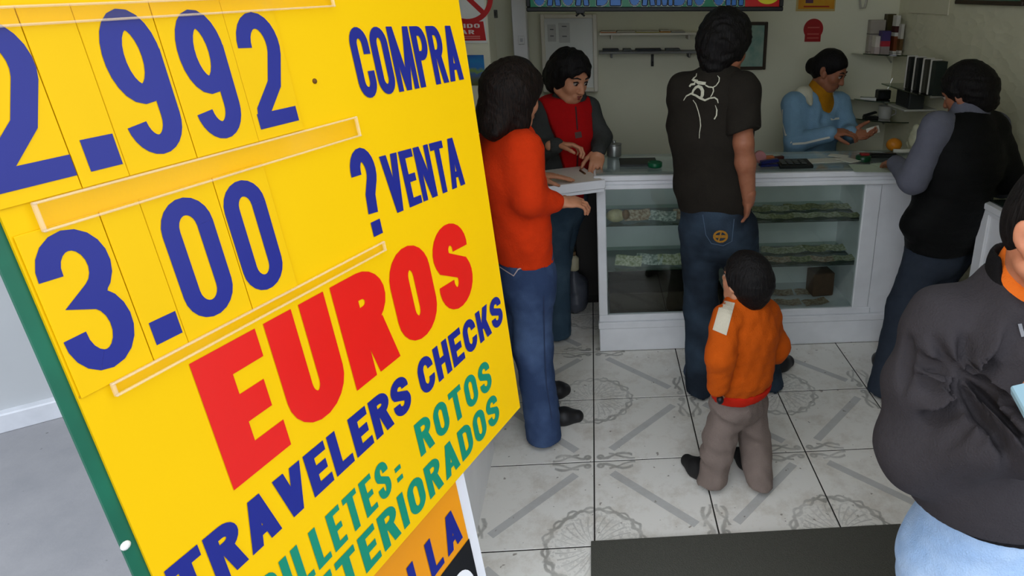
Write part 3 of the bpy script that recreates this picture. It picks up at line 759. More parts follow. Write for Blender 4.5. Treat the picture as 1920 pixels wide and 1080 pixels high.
def hand(S, w, d, n, th, hs=1.0, curl=0.5, spread=0.0):
    """w wrist, d finger direction, n where the palm faces, th thumb side"""
    d = nrm(d); n = nrm(A(*n) - d * (A(*n) @ d)); th = np.cross(d, n) if (A(*th) @ np.cross(d, n)) > 0 else -np.cross(d, n); w = A(*w)
    S.rc(w - d * .03 * hs, w + d * .02 * hs, .027 * hs, .026 * hs, .015)
    S.el(w + d * .052 * hs, (th, d, n), A(.038, .050, .0155) * hs, .012 * hs)
    for i, (o, L0) in enumerate(((.028, .040), (.0095, .045), (-.009, .042), (-.027, .033))):
        b = w + (d * (.088 - .012 * abs(i - 1) * .6) + th * o) * hs; a = 0.12 + curl * .35; r = .0092 - .0006 * i
        dd = d + th * spread * o * 12
        for j, l in enumerate((L0, L0 * .68, L0 * .5)):
            v = nrm(dd) * math.cos(a) + n * math.sin(a); e = b + v * l * hs
            S.rc(b, e, (r - .0006 * j) * hs, (r - .0006 * (j + 1)) * hs, .0035); b = e; a += curl * .75
    b = w + (d * .022 + th * .030 + n * .004) * hs; v = nrm(d * .75 + th * .62 + n * .35)
    for j, (l, r) in enumerate(((.036, .0125), (.030, .0105), (.022, .0090))):
        e = b + v * l * hs; S.rc(b, e, r * hs, (r - .0012) * hs, .006); b = e; v = nrm(v + d * .18 + n * .22 * curl - th * .15)
def shoe(heel, toe, h=0.07, w=0.042):
    S = Sdf(0.006); heel = A(heel[0], heel[1], 0); toe = A(toe[0], toe[1], 0); d = nrm(toe - heel)
    S.rc(heel + d * w + A(0, 0, .034), heel + (toe - heel) * .6 + A(0, 0, .026), w * .92, w, .02)
    S.rc(heel + (toe - heel) * .6 + A(0, 0, .026), toe - d * w * .8 + A(0, 0, .020), w, w * .72, .02)
    S.rc(heel + d * w + A(0, 0, .03), heel + d * w * 1.3 + A(0, 0, h), w * .9, w * .8, .02)
    S.cut((0, 0, 0.001), (0, 0, -1))
    return S
def leg(S, hip, knee, ankle, r0, r1, r2, k=0.04):
    S.rc(hip, knee, r0, r1, k); e_ = A(*ankle) + nrm(A(*ankle) - A(*knee)) * .11; S.rc(knee, e_, r1, r2, k)
def on_surface(tree, pts, w, off=0.003):
    """ribbon along pixels of the photograph, laid on the cloth that is seen there"""
    V, F = tree; bv = BVHTree.FromPolygons([tuple(v) for v in V], [tuple(int(i) for i in f) for f in F])
    mb = MB(); row = []
    for i, (x, y) in enumerate(pts):
        d = nrm(ray(x, y)); loc, nor, _, _ = bv.ray_cast(Vector(CC), Vector(d))
        if loc is None: continue
        row.append((A(*loc), A(*nor)))
    ww = w if hasattr(w, '__len__') else [w] * len(row)
    prev = None
    for i in range(len(row)):
        p, n = row[i]; t = nrm(row[min(i + 1, len(row) - 1)][0] - row[max(i - 1, 0)][0])
        if n @ (CC - p) < 0: n = -n
        s = nrm(np.cross(n, t)) * ww[min(i, len(ww) - 1)] / 2; q = p + n * off
        cur = (q - s, q + s)
        if prev is not None: mb.poly([prev[0], prev[1], cur[1], cur[0]])
        prev = cur
    return mb
def patch_surface(tree, quad, off=0.003, n=8):
    """small cloth patch between four pixels, laid on the garment"""
    V, F = tree; bv = BVHTree.FromPolygons([tuple(v) for v in V], [tuple(int(i) for i in f) for f in F]); mb = MB(); G = {}
    q = [A(*p) for p in quad]
    for i in range(n + 1):
        for j in range(n + 1):
            a, b = i / n, j / n; x, y = q[0] * (1 - a) * (1 - b) + q[1] * a * (1 - b) + q[2] * a * b + q[3] * (1 - a) * b
            loc, nor, _, _ = bv.ray_cast(Vector(CC), Vector(nrm(ray(x, y))))
            if loc is not None: G[i, j] = A(*loc) + nrm(CC - A(*loc)) * off
    for i in range(n):
        for j in range(n):
            k = [(i, j), (i + 1, j), (i + 1, j + 1), (i, j + 1)]
            if all(c in G for c in k): mb.poly([G[c] for c in k])
    return mb
def begin(label, base, pieces, skin):
    o, t = mesh_obj('person', pieces, skin, None, A(*base)); tag(o, label, 'person'); return o
def wear(o, name, pieces, m, base, label=None):
    c, t = mesh_obj(name, pieces if isinstance(pieces, list) else [pieces], m, o, A(*base))
    if label: c['label'] = label
    return t
def inner(S2, *segs):
    for a, b, ra, rb in segs: S2.rc(a, b, ra, rb, .03)
    return S2
SK = skinmat('brown_skin', (160, 104, 76)); SK2 = skinmat('light_brown_skin', (196, 138, 104)); SKN = skinmat('warm_skin', (206, 138, 104))
HAIR = hairmat('black_hair', (20, 17, 16)); HAIR2 = hairmat('dark_brown_hair', (34, 24, 19))

# ------------------------------------------------------------------ woman in the orange sweater, seen from behind
def woman_orange():
    Y = 2.45; F = nrm((0.80, 0.60, 0)); D = F; base = A(-0.2, 2.47, 0)
    pel = at(983, 505, 2.48); waist = at(972, 420, 2.46); chest = at(957, 325, 2.45)
    sr, sl = at(982, 282, 2.36), at(932, 268, 2.58); nk = at(958, 240, 2.46)
    H = Head(at(966, 178, 2.47), (0.66, 0.68, -0.30), hs=0.98)
    er, wr_ = at(992, 374, 2.31), at(1040, 380, 2.40)
    el, wl = at(985, 350, 2.62), az(1008, 330, 0.985)
    hr, hl = at(998, 520, 2.42), at(966, 518, 2.55)
    kr, kl = at(1000, 650, 2.45), at(988, 640, 2.60)
    ar, al = az(1018, 790, 0.10), az(1020, 748, 0.10)
    hd = Sdf(0.005); H.skin(hd, nk)
    b = Sdf(0.012); torso(b, pel, waist, chest, D, .66, .13, .11, .125, sl, sr, .045, neck=nk, rn=.045)
    inner(b, (sr, er, .04, .035), (er, wr_, .034, .026), (sl, el, .04, .035), (el, wl, .034, .026), (hr, kr, .065, .05), (kr, ar, .05, .036), (hl, kl, .065, .05), (kl, al, .05, .036))
    h1 = Sdf(0.004); hand(h1, wr_ + A(.012, .005, 0), (0.9, 0.35, -.1), (-.2, .3, -1), (.3, .8, .3), .92, .75)
    h2 = Sdf(0.004); hand(h2, wl, (0.93, 0.25, -.06), (0, 0, -1), (.2, -.8, .1), .92, .15)
    o = begin('woman in an orange sweater and blue jeans standing at the counter flap', base, [hd, b, h1, h2], SK2)
    t = Sdf(0.009); torso(t, pel + A(0, 0, -.0), waist, chest, D, .70, .150, .142, .150, sl, sr, .062, neck=nk + A(0, 0, -.035), rn=.062)
    t.rc(sr, er, .062, .054, .04); t.rc(er, wr_ - A(.004, 0, 0), .054, .040, .03); t.rc(sl, el, .062, .054, .04); t.rc(el, wl - A(.02, 0.01, 0), .054, .040, .03)
    t.cut(at(985, 489, 2.45), (0.02, 0, -1)); t.fold = (.0035, 26, 3)
    wear(o, 'sweater', t, fabric('orange_knit', (228, 60, 14), .6, 240, .07), base, 'burnt orange knitted sweater')
    j = Sdf(0.009); j.ec(at(983, 478, 2.475), pel + A(0, 0, -.03), .138, .146, D, .74, .04)
    leg(j, hr, kr, ar + A(0, 0, -.05), .088, .074, .072); leg(j, hl, kl, al + A(0, 0, -.05), .086, .070, .066)
    j.cut((0, 0, 0.022), (0, 0, -1)); j.fold = (.0022, 30, 5)
    jt = wear(o, 'jeans', j, denim('mid_blue_denim', (54, 72, 106), (84, 106, 144)), base)
    on_surface(jt, [(938, 500), (950, 508), (964, 517), (972, 505), (984, 500)], .005).build('stitching', mat('stitch_light', (196, 180, 176), .8, 0), o)
    on_surface(jt, [(1020, 500), (1019, 560), (1020, 640), (1024, 720), (1034, 785)], .004).build('side_seam', mat('seam_blue', (40, 54, 84), .8, 0), o)
    for a, c in ((az(1000, 798), az(1096, 786)), (az(1012, 752), az(1071, 734))):
        wear(o, 'shoe', shoe(a, c, .065, .040), mat('black_leather', (24, 24, 26), .45, .1), base)
    hr_ = Sdf(0.006); H.hair(hr_, .022)
    hr_.rc(H.p(0, -.05, .0), H.p(0, -.06, -.115), .094, .068, .03); hr_.rc(H.p(.05, -.02, -.02), H.p(.055, -.005, -.11), .05, .036, .03); hr_.rc(H.p(-.05, -.02, -.02), H.p(-.055, -.005, -.11), .05, .036, .03)
    hr_.rc(H.p(.05, -.07, -.09), H.p(.075, -.09, -.145), .042, .018, .03); hr_.rc(H.p(-.03, -.07, -.09), H.p(-.05, -.10, -.150), .045, .02, .03); hr_.rc(H.p(-.045, .0, -.10), H.p(-.04, .02, -.16), .035, .012, .03)
    H.face_cut(hr_); hr_.fold = (.004, 60, 9)
    wear(o, 'hair', hr_, HAIR2, base, 'chin-length dark brown hair')
woman_orange()

# ------------------------------------------------------------------ cashier in the red vest
def clerk_red():
    Y = 3.46; F = nrm((0.55, -0.8, 0)); D = F; base = A(-0.17, 3.44, 0)
    pel = at(1053, 372, 3.46); waist = at(1060, 310, 3.46); chest = at(1064, 245, 3.46)
    sr, sl = at(1018, 212, 3.40), at(1102, 205, 3.50); nk = at(1066, 188, 3.46)
    H = Head(at(1068, 145, 3.40), (0.66, -0.70, -0.32), roll=-.06, hs=1.04)
    er, wr_ = at(1004, 288, 3.34), at(1043, 273, 3.20)
    el, wl = at(1128, 258, 3.42), at(1122, 283, 3.28)
    hr, hl = at(1040, 385, 3.42), at(1068, 385, 3.5)
    kr, kl = at(1046, 490, 3.42), at(1050, 480, 3.56)
    ar, al = az(1048, 606, 0.09), az(1040, 600, .09)
    hd = Sdf(0.0045); H.skin(hd, nk)
    b = Sdf(0.013); torso(b, pel, waist, chest, D, .66, .13, .12, .13, sl, sr, .045, neck=nk, rn=.045)
    inner(b, (sr, er, .04, .035), (er, wr_, .034, .026), (sl, el, .04, .035), (el, wl, .034, .026), (hr, kr, .065, .05), (kr, ar, .05, .036), (hl, kl, .065, .05), (kl, al, .05, .036))
    h1 = Sdf(0.004); hand(h1, wr_, (1, .05, .02), (0, -.25, -1), (.2, -1, .1), .95, 1.0)
    h2 = Sdf(0.004); hand(h2, wl, (-.1, -.55, -.45), (-.2, .3, -1), (-1, 0, 0), 1.0, .55)
    o = begin('cashier in a red vest over a grey jumper behind the counter flap', base, [hd, b, h1, h2], SK2)
    H.face(o, base, lip=(112, 44, 46))
    t = Sdf(0.009); torso(t, pel, waist, chest, D, .72, .142, .142, .152, sl, sr, .056, neck=nk + A(0, 0, -.02), rn=.058)
    t.rc(sr, er, .058, .056, .04); t.rc(er, wr_, .056, .040, .03); t.rc(sl, el, .058, .052, .04); t.rc(el, wl, .052, .038, .03)
    t.rc(nk + A(0, 0, -.03), nk + A(.008, -.016, .020), .080, .082, .02); t.fold = (.0035, 28, 13)
    wear(o, 'jumper', t, fabric('charcoal_knit', (62, 64, 62), .6, 240, .1), base, 'charcoal turtleneck jumper')
    v = Sdf(0.009); torso(v, pel, waist, chest, D, .80, .162, .164, .184, sl + (sr - sl) * .10, sr + (sl - sr) * .08, .080, neck=nk + A(0, 0, -.04), rn=.072)
    v.cut(sr + (sl - sr) * -.02, sr - sl + A(0, 0, -.06)); v.cut(sl + (sr - sl) * .06, sl - sr + A(0, 0, -.03)); v.cut(nk + A(0, 0, .026), (F[0] * .1, F[1] * .1, 1)); v.rc(nk + A(.004, -.008, -.018), nk + A(.012, -.02, .07), .070, .092, .012, True); v.cut(at(1060, 372, 3.46), (0, 0, -1)); v.fold = (.003, 24, 4)
    vt = wear(o, 'vest', v, fabric('red_fleece', (176, 14, 16), .6, 160, .08), base, 'red sleeveless vest')
    on_surface(vt, [(1079, 200), (1082, 240), (1083, 290), (1081, 330)], .008).build('zip', mat('zip_dark', (70, 12, 14), .6, 0), o)
    on_surface(vt, [(1078, 254), (1090, 252)], .03).build('emblem', mat('emblem_grey', (92, 60, 56), .7, .1, 90), o)
    j = Sdf(0.011); j.ec(at(1055, 360, 3.46), pel + A(0, 0, -.03), .145, .148, D, .78, .04)
    leg(j, hr, kr, ar + A(0, 0, -.04), .085, .066, .064); leg(j, hl, kl, al + A(0, 0, -.04), .085, .066, .064); j.cut((0, 0, .022), (0, 0, -1))
    wear(o, 'jeans', j, denim('dull_blue_denim', (56, 76, 92), (78, 100, 116)), base)
    for a, c in ((az(1040, 603), az(1068, 616)), (az(1030, 590), az(1056, 598))):
        wear(o, 'shoe', shoe(a, c, .06, .04), mat('brown_leather', (86, 46, 34), .5, .1), base)
    hr_ = Sdf(0.006); H.hair(hr_, .022)
    hr_.rc(H.p(0, -.06, .0), H.p(0, -.09, -.055), .085, .06, .03); hr_.el(H.p(0.01, -.115, -.03), H.axes, (.06, .05, .06), .03)
    hr_.rc(H.p(.066, .02, .045), H.p(.074, .012, -.045), .017, .010, .02); hr_.rc(H.p(-.066, .02, .045), H.p(-.074, .012, -.045), .017, .010, .02)
    H.face_cut(hr_, .060, .012); hr_.fold = (.0055, 55, 2)
    wear(o, 'hair', hr_, HAIR, base, 'black hair tied back')
clerk_red()

# ------------------------------------------------------------------ man in the dark T-shirt
def man_tshirt():
    F = nrm((0.32, 0.95, 0)); D = F; base = A(0.5, 2.78, 0)
    pel = at(1345, 420, 2.79); waist = at(1335, 345, 2.77); chest = at(1332, 240, 2.76)
    sl, sr = at(1288, 172, 2.80), at(1390, 172, 2.70); nk = at(1347, 130, 2.77)
    H = Head(at(1360, 84, 2.80), (0.62, 0.74, -0.26), hs=1.06)
    er, wr_ = at(1394, 268, 2.62), at(1404, 372, 2.66)
    el, wl = at(1290, 275, 2.90), az(1300, 312, 1.0)
    hl, hr = at(1312, 430, 2.83), at(1382, 430, 2.78)
    kl, kr = at(1314, 575, 2.84), at(1398, 560, 2.84)
    al, ar = az(1315, 703, 0.09), az(1440, 690, 0.10)
    hd = Sdf(0.005); H.skin(hd, nk, .058)
    b = Sdf(0.012); torso(b, pel, waist, chest, D, .66, .13, .125, .15, sl, sr, .055, neck=nk, rn=.05)
    inner(b, (sl, el, .045, .04), (el, wl, .038, .028), (hr, kr, .07, .055), (kr, ar, .05, .036), (hl, kl, .07, .055), (kl, al, .05, .036))
    arm = Sdf(0.0055); arm.rc(sr + A(0, 0, -.02), er, .048, .040, .03); arm.rc(er, er + (wr_ - er) * .35, .040, .042, .02); arm.rc(er + (wr_ - er) * .35, wr_, .041, .028, .02)
    h1 = Sdf(0.0045); hand(h1, wr_, wr_ - er + A(-.04, .06, 0), (-.9, .2, 0), (.3, 1, 0), 1.0, .75)
    h2 = Sdf(0.005); hand(h2, wl, (.3, .9, -.15), (0, 0, -1), (1, 0, 0), 1.05, .3)
    o = begin('man in a dark brown T-shirt with a cream swirl print, back turned', base, [hd, b, arm, h1, h2], SK)
    H.face(o, base)
    t = Sdf(0.008); torso(t, pel + A(0, 0, .02), waist, chest, D, .68, .150, .158, .172, sl, sr, .075, neck=nk + A(0, 0, -.03), rn=.066)
    se = sr + (er - sr) * .80; sle = sl + (el - sl) * .8; t.rc(sl, sle, .075, .072, .04)
    slv = Sdf(0.007); slv.rc(sr + A(-.02, 0, .005), sr, .076, .076, .02); slv.rc(sr, er, .077, .070, .03); slv.cut(se, nrm(er - sr) + A(.25, 0, 0)); slv.fold = (.004, 20, 23)
    t.cut(at(1335, 396, 2.77), (0, 0, -1)); t.cut(nk + A(0, 0, .005), (F[0] * .45, F[1] * .45, 1)); t.fold = (.0045, 18, 21)
    tt = wear(o, 'tshirt', [t, slv], fabric('dark_brown_cotton', (40, 36, 30), .5, 300, .1), base, 'dark brown T-shirt')
    CR = mat('cream_print', (206, 204, 180), .8, .15, 90)
    def scale(l): return [(1260 + x / 6.753, 120 + y / 6.75) for x, y in l]
    for l, w in (([(150, 460), (185, 405), (245, 375), (300, 395), (360, 430), (420, 458), (480, 432), (540, 425), (575, 450), (585, 495)], [.003, .005, .007, .008, .010, .008, .006, .006, .006, .003]),
                 ([(262, 372), (275, 335), (305, 300), (335, 285), (370, 300), (390, 340), (388, 390), (375, 425)], [.008, .009, .011, .012, .014, .014, .013, .010]),
                 ([(225, 290), (245, 262), (290, 255), (300, 222), (340, 240), (430, 250)], [.008, .009, .010, .010, .014, .012]),
                 ([(262, 215), (285, 180), (312, 160), (316, 125)], [.010, .009, .005, .003]), ([(270, 210), (330, 215)], [.010, .008]),
                 ([(425, 270), (465, 292), (520, 298), (560, 275), (595, 225), (600, 180), (575, 152)], [.005, .006, .005, .004, .004, .004, .002]),
                 ([(520, 298), (528, 340), (510, 385), (490, 415)], [.005, .004, .004, .003]),
                 ([(270, 455), (305, 500), (335, 590), (358, 690), (365, 780), (350, 870), (348, 940)], [.003, .004, .004, .004, .004, .003, .003]),
                 ([(548, 520), (568, 580), (562, 650), (535, 700)], [.002, .005, .005, .005])):
        on_surface(tt, scale(l), w, .0035).build('shirt_print', CR, o)
    j = Sdf(0.009); j.ec(at(1338, 385, 2.775), pel + A(0, 0, -.02), .150, .158, D, .74, .04)
    leg(j, hl, kl, al + A(0, 0, -.06), .094, .076, .074); leg(j, hr, kr, ar + A(0, 0, -.06), .094, .076, .070); j.cut((0, 0, .016), (0, 0, -1)); j.fold = (.003, 26, 8)
    jt = wear(o, 'jeans', j, denim('dark_blue_denim', (36, 44, 54), (60, 76, 92), 4), base)
    SL = mat('stitch_blue', (74, 92, 112), .8, 0)
    on_surface(jt, [(1318, 402), (1324, 440), (1334, 456), (1356, 460), (1372, 452), (1376, 410)], .004).build('pocket_stitching', SL, o)
    ring = [(1351 + 12 * math.cos(a), 443 + 10 * math.sin(a)) for a in np.linspace(0, 6.283, 16)]
    OC = mat('ochre_thread', (176, 124, 34), .8, .15, 120)
    on_surface(jt, ring, .009).build('pocket_emblem', OC, o)
    on_surface(jt, [(1341, 443), (1361, 443)], .014).build('pocket_emblem', OC, o); on_surface(jt, [(1352, 435), (1347, 452)], .006).build('pocket_emblem', OC, o)
    wear(o, 'shoe', shoe(az(1296, 716), az(1310, 672), .06, .046), mat('blue_canvas', (58, 74, 96), .8, .1), base)
    wear(o, 'shoe', shoe(az(1425, 706), az(1486, 680), .065, .046), mat('black_leather', (24, 24, 26), .45), base)
    hr_ = Sdf(0.006); H.hair(hr_, .024); hr_.rc(H.p(0, -.06, -.02), H.p(0, -.062, -.085), .083, .058, .03); hr_.el(H.p(0, .03, .10), H.axes, (.06, .06, .03), .03)
    hr_.rc(H.p(-.07, .0, .03), H.p(-.074, -.01, -.035), .03, .016, .02); hr_.rc(H.p(.07, .0, .03), H.p(.074, -.01, -.05), .03, .018, .02)
    H.face_cut(hr_, .058, .0); hr_.fold = (.005, 75, 6)
    wear(o, 'hair', hr_, HAIR, base, 'thick wavy black hair')
man_tshirt()

# ------------------------------------------------------------------ cashier in the light blue jacket
def clerk_blue():
    F = nrm((0.5, -0.86, 0)); D = F; base = A(1.36, 3.9, 0)
    pel = at(1516, 330, 3.92); waist = at(1518, 285, 3.92); chest = at(1526, 232, 3.92)
    sr, sl = at(1487, 195, 3.88), at(1572, 195, 3.96); nk = at(1536, 170, 3.92)
    H = Head(at(1556, 132, 3.88), (0.72, -0.56, -0.42), hs=0.98)
    er, wr_ = at(1490, 268, 3.76), at(1556, 250, 3.62)
    el, wl = at(1592, 250, 3.86), at(1594, 250, 3.66)
    hr, hl = at(1500, 340, 3.9), at(1535, 340, 3.96)
    hd = Sdf(0.0045); H.skin(hd, nk)
    b = Sdf(0.013); torso(b, pel, waist, chest, D, .66, .13, .12, .13, sl, sr, .045, neck=nk, rn=.045)
    kr, kl = A(hr[0], hr[1] - .02, .42), A(hl[0], hl[1] - .02, .42); ar, al = A(hr[0], hr[1], .09), A(hl[0], hl[1], .09)
    inner(b, (sr, er, .04, .035), (er, wr_, .034, .026), (sl, el, .04, .035), (el, wl, .034, .026), (hr, kr, .065, .05), (kr, ar, .05, .036), (hl, kl, .065, .05), (kl, al, .05, .036))
    h1 = Sdf(0.0045); hand(h1, wr_, (.95, -.15, .12), (0.2, .3, -1), (.1, -1, .3), 1.0, .75)
    h2 = Sdf(0.0045); hand(h2, wl, (.6, -.6, 0), (-.5, -.3, .6), (0, .4, 1), 1.0, .55)
    o = begin('cashier in a light blue hooded jacket and yellow polo neck', base, [hd, b, h1, h2], SK)
    H.face(o, base)
    p = Sdf(0.008); torso(p, pel, waist, chest, D, .74, .135, .135, .142, sl + (sr - sl) * .2, sr + (sl - sr) * .2, .05, neck=nk + A(0, 0, -.01), rn=.058)
    p.rc(nk + A(0, 0, -.04), nk + A(.008, -.008, .028), .066, .066, .02)
    wear(o, 'polo_neck', p, fabric('mustard_knit', (186, 126, 20), .5, 220), base, 'mustard yellow polo neck')
    t = Sdf(0.008); torso(t, pel, waist, chest, D, .80, .162, .160, .162, sl, sr, .064, neck=nk + A(0, 0, -.05), rn=.066)
    t.rc(sr, er, .066, .062, .04); t.rc(er, wr_, .062, .044, .03); t.rc(sl, el, .066, .060, .04); t.rc(el, wl, .060, .044, .03)
    ap = at(1542, 226, 3.80)
    t.rc(ap + A(0, -.02, -.0), nk + F * .17 + A(-.02, 0, .0), .022, .10, .02, True); t.rc(nk + A(0, 0, -.06) + F * .1, nk + A(0, 0, .06), .062, .074, .02, True)
    t.fold = (.0045, 26, 31)
    tt = wear(o, 'jacket', t, fabric('light_blue_nylon', (126, 164, 192), .35, 120, .06, .6), base, 'light blue zipped jacket')
    hd2 = Sdf(0.008); hd2.rc(nk + F * -.05 + A(0, 0, -.025), sr + (sl - sr) * .20 + A(0, 0, .050), .056, .056, .03); hd2.rc(nk + F * -.05 + A(0, 0, -.025), sl + (sr - sl) * .25 + A(0, 0, .05), .05, .04, .03)
    hd2.rc(sr + (sl - sr) * .24 + A(0, 0, .055) + F * .02, at(1520, 195, 3.78), .036, .012, .02)
    wear(o, 'hood', hd2, fabric('cream_lining', (214, 212, 190), .4, 120, .05), base, 'cream lined hood')
    WS = mat('white_piping', (224, 226, 214), .7, 0)
    on_surface(tt, [(1468, 205), (1468, 230), (1473, 252), (1484, 268)], .012).build('piping', WS, o)
    on_surface(tt, [(1486, 270), (1510, 268), (1535, 262), (1556, 257)], .013).build('piping', WS, o)
    on_surface(tt, [(1557, 224), (1573, 222)], .012).build('chest_logo', WS, o)
    j = Sdf(0.014); j.ec(at(1517, 310, 3.92), pel, .15, .155, D, .8, .04); leg(j, hr, kr, ar + A(0, 0, -.04), .085, .066, .064); leg(j, hl, kl, al + A(0, 0, -.04), .085, .066, .064); j.cut((0, 0, .022), (0, 0, -1))
    wear(o, 'trousers', j, fabric('navy_cotton', (36, 44, 58), .4), base)
    for q in (ar, al): wear(o, 'shoe', shoe((q[0] - .02, q[1] + .06), (q[0] + .08, q[1] - .16), .06, .04), mat('black_leather', (24, 24, 26), .45), base)
    hr_ = Sdf(0.006); H.hair(hr_, .010); hr_.el(H.p(0, -.112, -.03), H.axes, (.034, .032, .046), .02); hr_.rc(H.p(0, -.06, .01), H.p(0, -.10, -.02), .056, .038, .03)
    H.face_cut(hr_, .058, .03); hr_.fold = (.0018, 60, 3)
    wear(o, 'hair', hr_, HAIR, base, 'black hair pulled into a bun')
    # folded paper held in her hand
    q = wl + A(.10, -.075, .03)
    tag(MB().obox(q, nrm((.8, -.4, .35)), nrm((-.35, -.2, .8)), nrm(np.cross((.8, -.4, .35), (-.35, -.2, .8))), (.035, .022, .003)).build('folded_paper', mat('paper', (226, 224, 210), .8, .03)), 'small folded white paper held by the blue-jacketed cashier', 'paper')
clerk_blue()

# ------------------------------------------------------------------ man in the black vest
def man_vest():
    F = nrm((-0.42, 0.9, 0)); D = F; base = A(1.5, 2.78, 0)
    pel = at(1762, 455, 2.82); waist = at(1782, 385, 2.80); chest = at(1806, 300, 2.76)
    sl, sr = at(1758, 240, 2.72), at(1862, 240, 2.80); nk = at(1818, 205, 2.76)
    H = Head(at(1812, 172, 2.80), (-0.55, 0.74, -0.40), hs=0.99)
    el, wl = at(1712, 338, 2.72), az(1690, 342, 1.0); wl = A(el[0] + .02, el[1] + .22, 1.02)
    er, wr_ = at(1880, 345, 2.86), at(1830, 350, 3.02)
    hl, hr = at(1738, 470, 2.80), at(1790, 470, 2.86)
    al, ar = az(1662, 700, .10), A(1.62, 2.95, .1)
    kl, kr = hl + (al - hl) * .48 + A(-.0, .03, 0), hr + (ar - hr) * .48 + A(0, .03, 0)
    hd = Sdf(0.005); H.skin(hd, nk, .054)
    b = Sdf(0.013); torso(b, pel, waist, chest, D, .66, .13, .125, .14, sl, sr, .05, neck=nk, rn=.046)
    inner(b, (sr, er, .04, .035), (er, wr_, .034, .026), (sl, el, .04, .035), (el, wl, .034, .026), (hr, kr, .065, .05), (kr, ar, .05, .036), (hl, kl, .065, .05), (kl, al, .05, .036))
    h1 = Sdf(0.005); hand(h1, wl, (0.1, .95, -.15), (0, 0, -1), (1, 0, 0), 1.0, .3); h2 = Sdf(0.005); hand(h2, wr_, (-.5, .8, -.1), (0, 0, -1), (-1, 0, 0), 1.0, .3)
    o = begin('man in a black quilted vest over grey sleeves leaning on the counter', base, [hd, b, h1, h2], SK)
    H.face(o, base)
    t = Sdf(0.009); torso(t, waist, chest, chest + A(0, 0, .03), D, .68, .14, .14, .14, sl, sr, .058, neck=nk + A(0, 0, -.02), rn=.056)
    t.rc(sl, el, .066, .060, .04); t.rc(el, wl, .060, .044, .03); t.rc(sr, er, .066, .060, .04); t.rc(er, wr_, .060, .044, .03); t.rc(nk + A(0, 0, -.03), nk + A(-.006, .012, .010), .062, .060, .02)
    t.fold = (.004, 24, 41)
    wear(o, 'shirt', t, fabric('grey_cotton', (104, 106, 118), .4, 200, .08), base, 'grey long-sleeved shirt')
    v = Sdf(0.009); torso(v, pel + A(0, 0, .02), waist, chest, D, .80, .176, .182, .182, sl + (sr - sl) * .12, sr + (sl - sr) * .08, .068, neck=nk + A(0, 0, -.05), rn=.062)
    v.rc(at(1725, 420, 2.76), at(1800, 440, 2.84), .085, .1, .05); v.rc(sr + A(0, 0, -.02), at(1885, 330, 2.82), .075, .085, .05)
    v.cut(sl + (sr - sl) * .00, sl - sr + A(0, 0, .10)); v.cut(at(1750, 468, 2.8), (0, 0, -1)); v.cut(nk + A(0, 0, -.004), (F[0] * .3, F[1] * .3, 1)); v.fold = (.005, 20, 43)
    wear(o, 'vest', v, fabric('black_nylon', (14, 15, 15), .4, 150, .1, .7), base, 'black padded vest')
    j = Sdf(0.011); j.ec(at(1765, 440, 2.82), pel + A(0, 0, -.03), .15, .155, D, .8, .04); leg(j, hl, kl, al + A(0, 0, -.04), .092, .076, .070); leg(j, hr, kr, ar + A(0, 0, -.04), .092, .076, .07); j.cut((0, 0, .02), (0, 0, -1)); j.fold = (.003, 26, 45)
    wear(o, 'trousers', j, fabric('slate_cotton', (52, 60, 72), .4), base)
    wear(o, 'shoe', shoe(az(1672, 706), az(1640, 672), .06, .046), mat('black_leather', (24, 24, 26), .45), base); wear(o, 'shoe', shoe((1.66, 2.9), (1.54, 3.1 - .03), .06, .046), mat('black_leather', (24, 24, 26), .45), base)
    hr_ = Sdf(0.006); H.hair(hr_, .020); hr_.rc(H.p(0, -.055, -.01), H.p(0, -.06, -.055), .082, .062, .03); hr_.rc(H.p(.07, .02, .03), H.p(.078, .012, -.018), .026, .014, .02); hr_.rc(H.p(-.07, .02, .03), H.p(-.078, .012, -.018), .026, .014, .02)
    H.face_cut(hr_, .052, .0); hr_.fold = (.004, 70, 5)
    wear(o, 'hair', hr_, HAIR, base, 'short thick black hair')
man_vest()

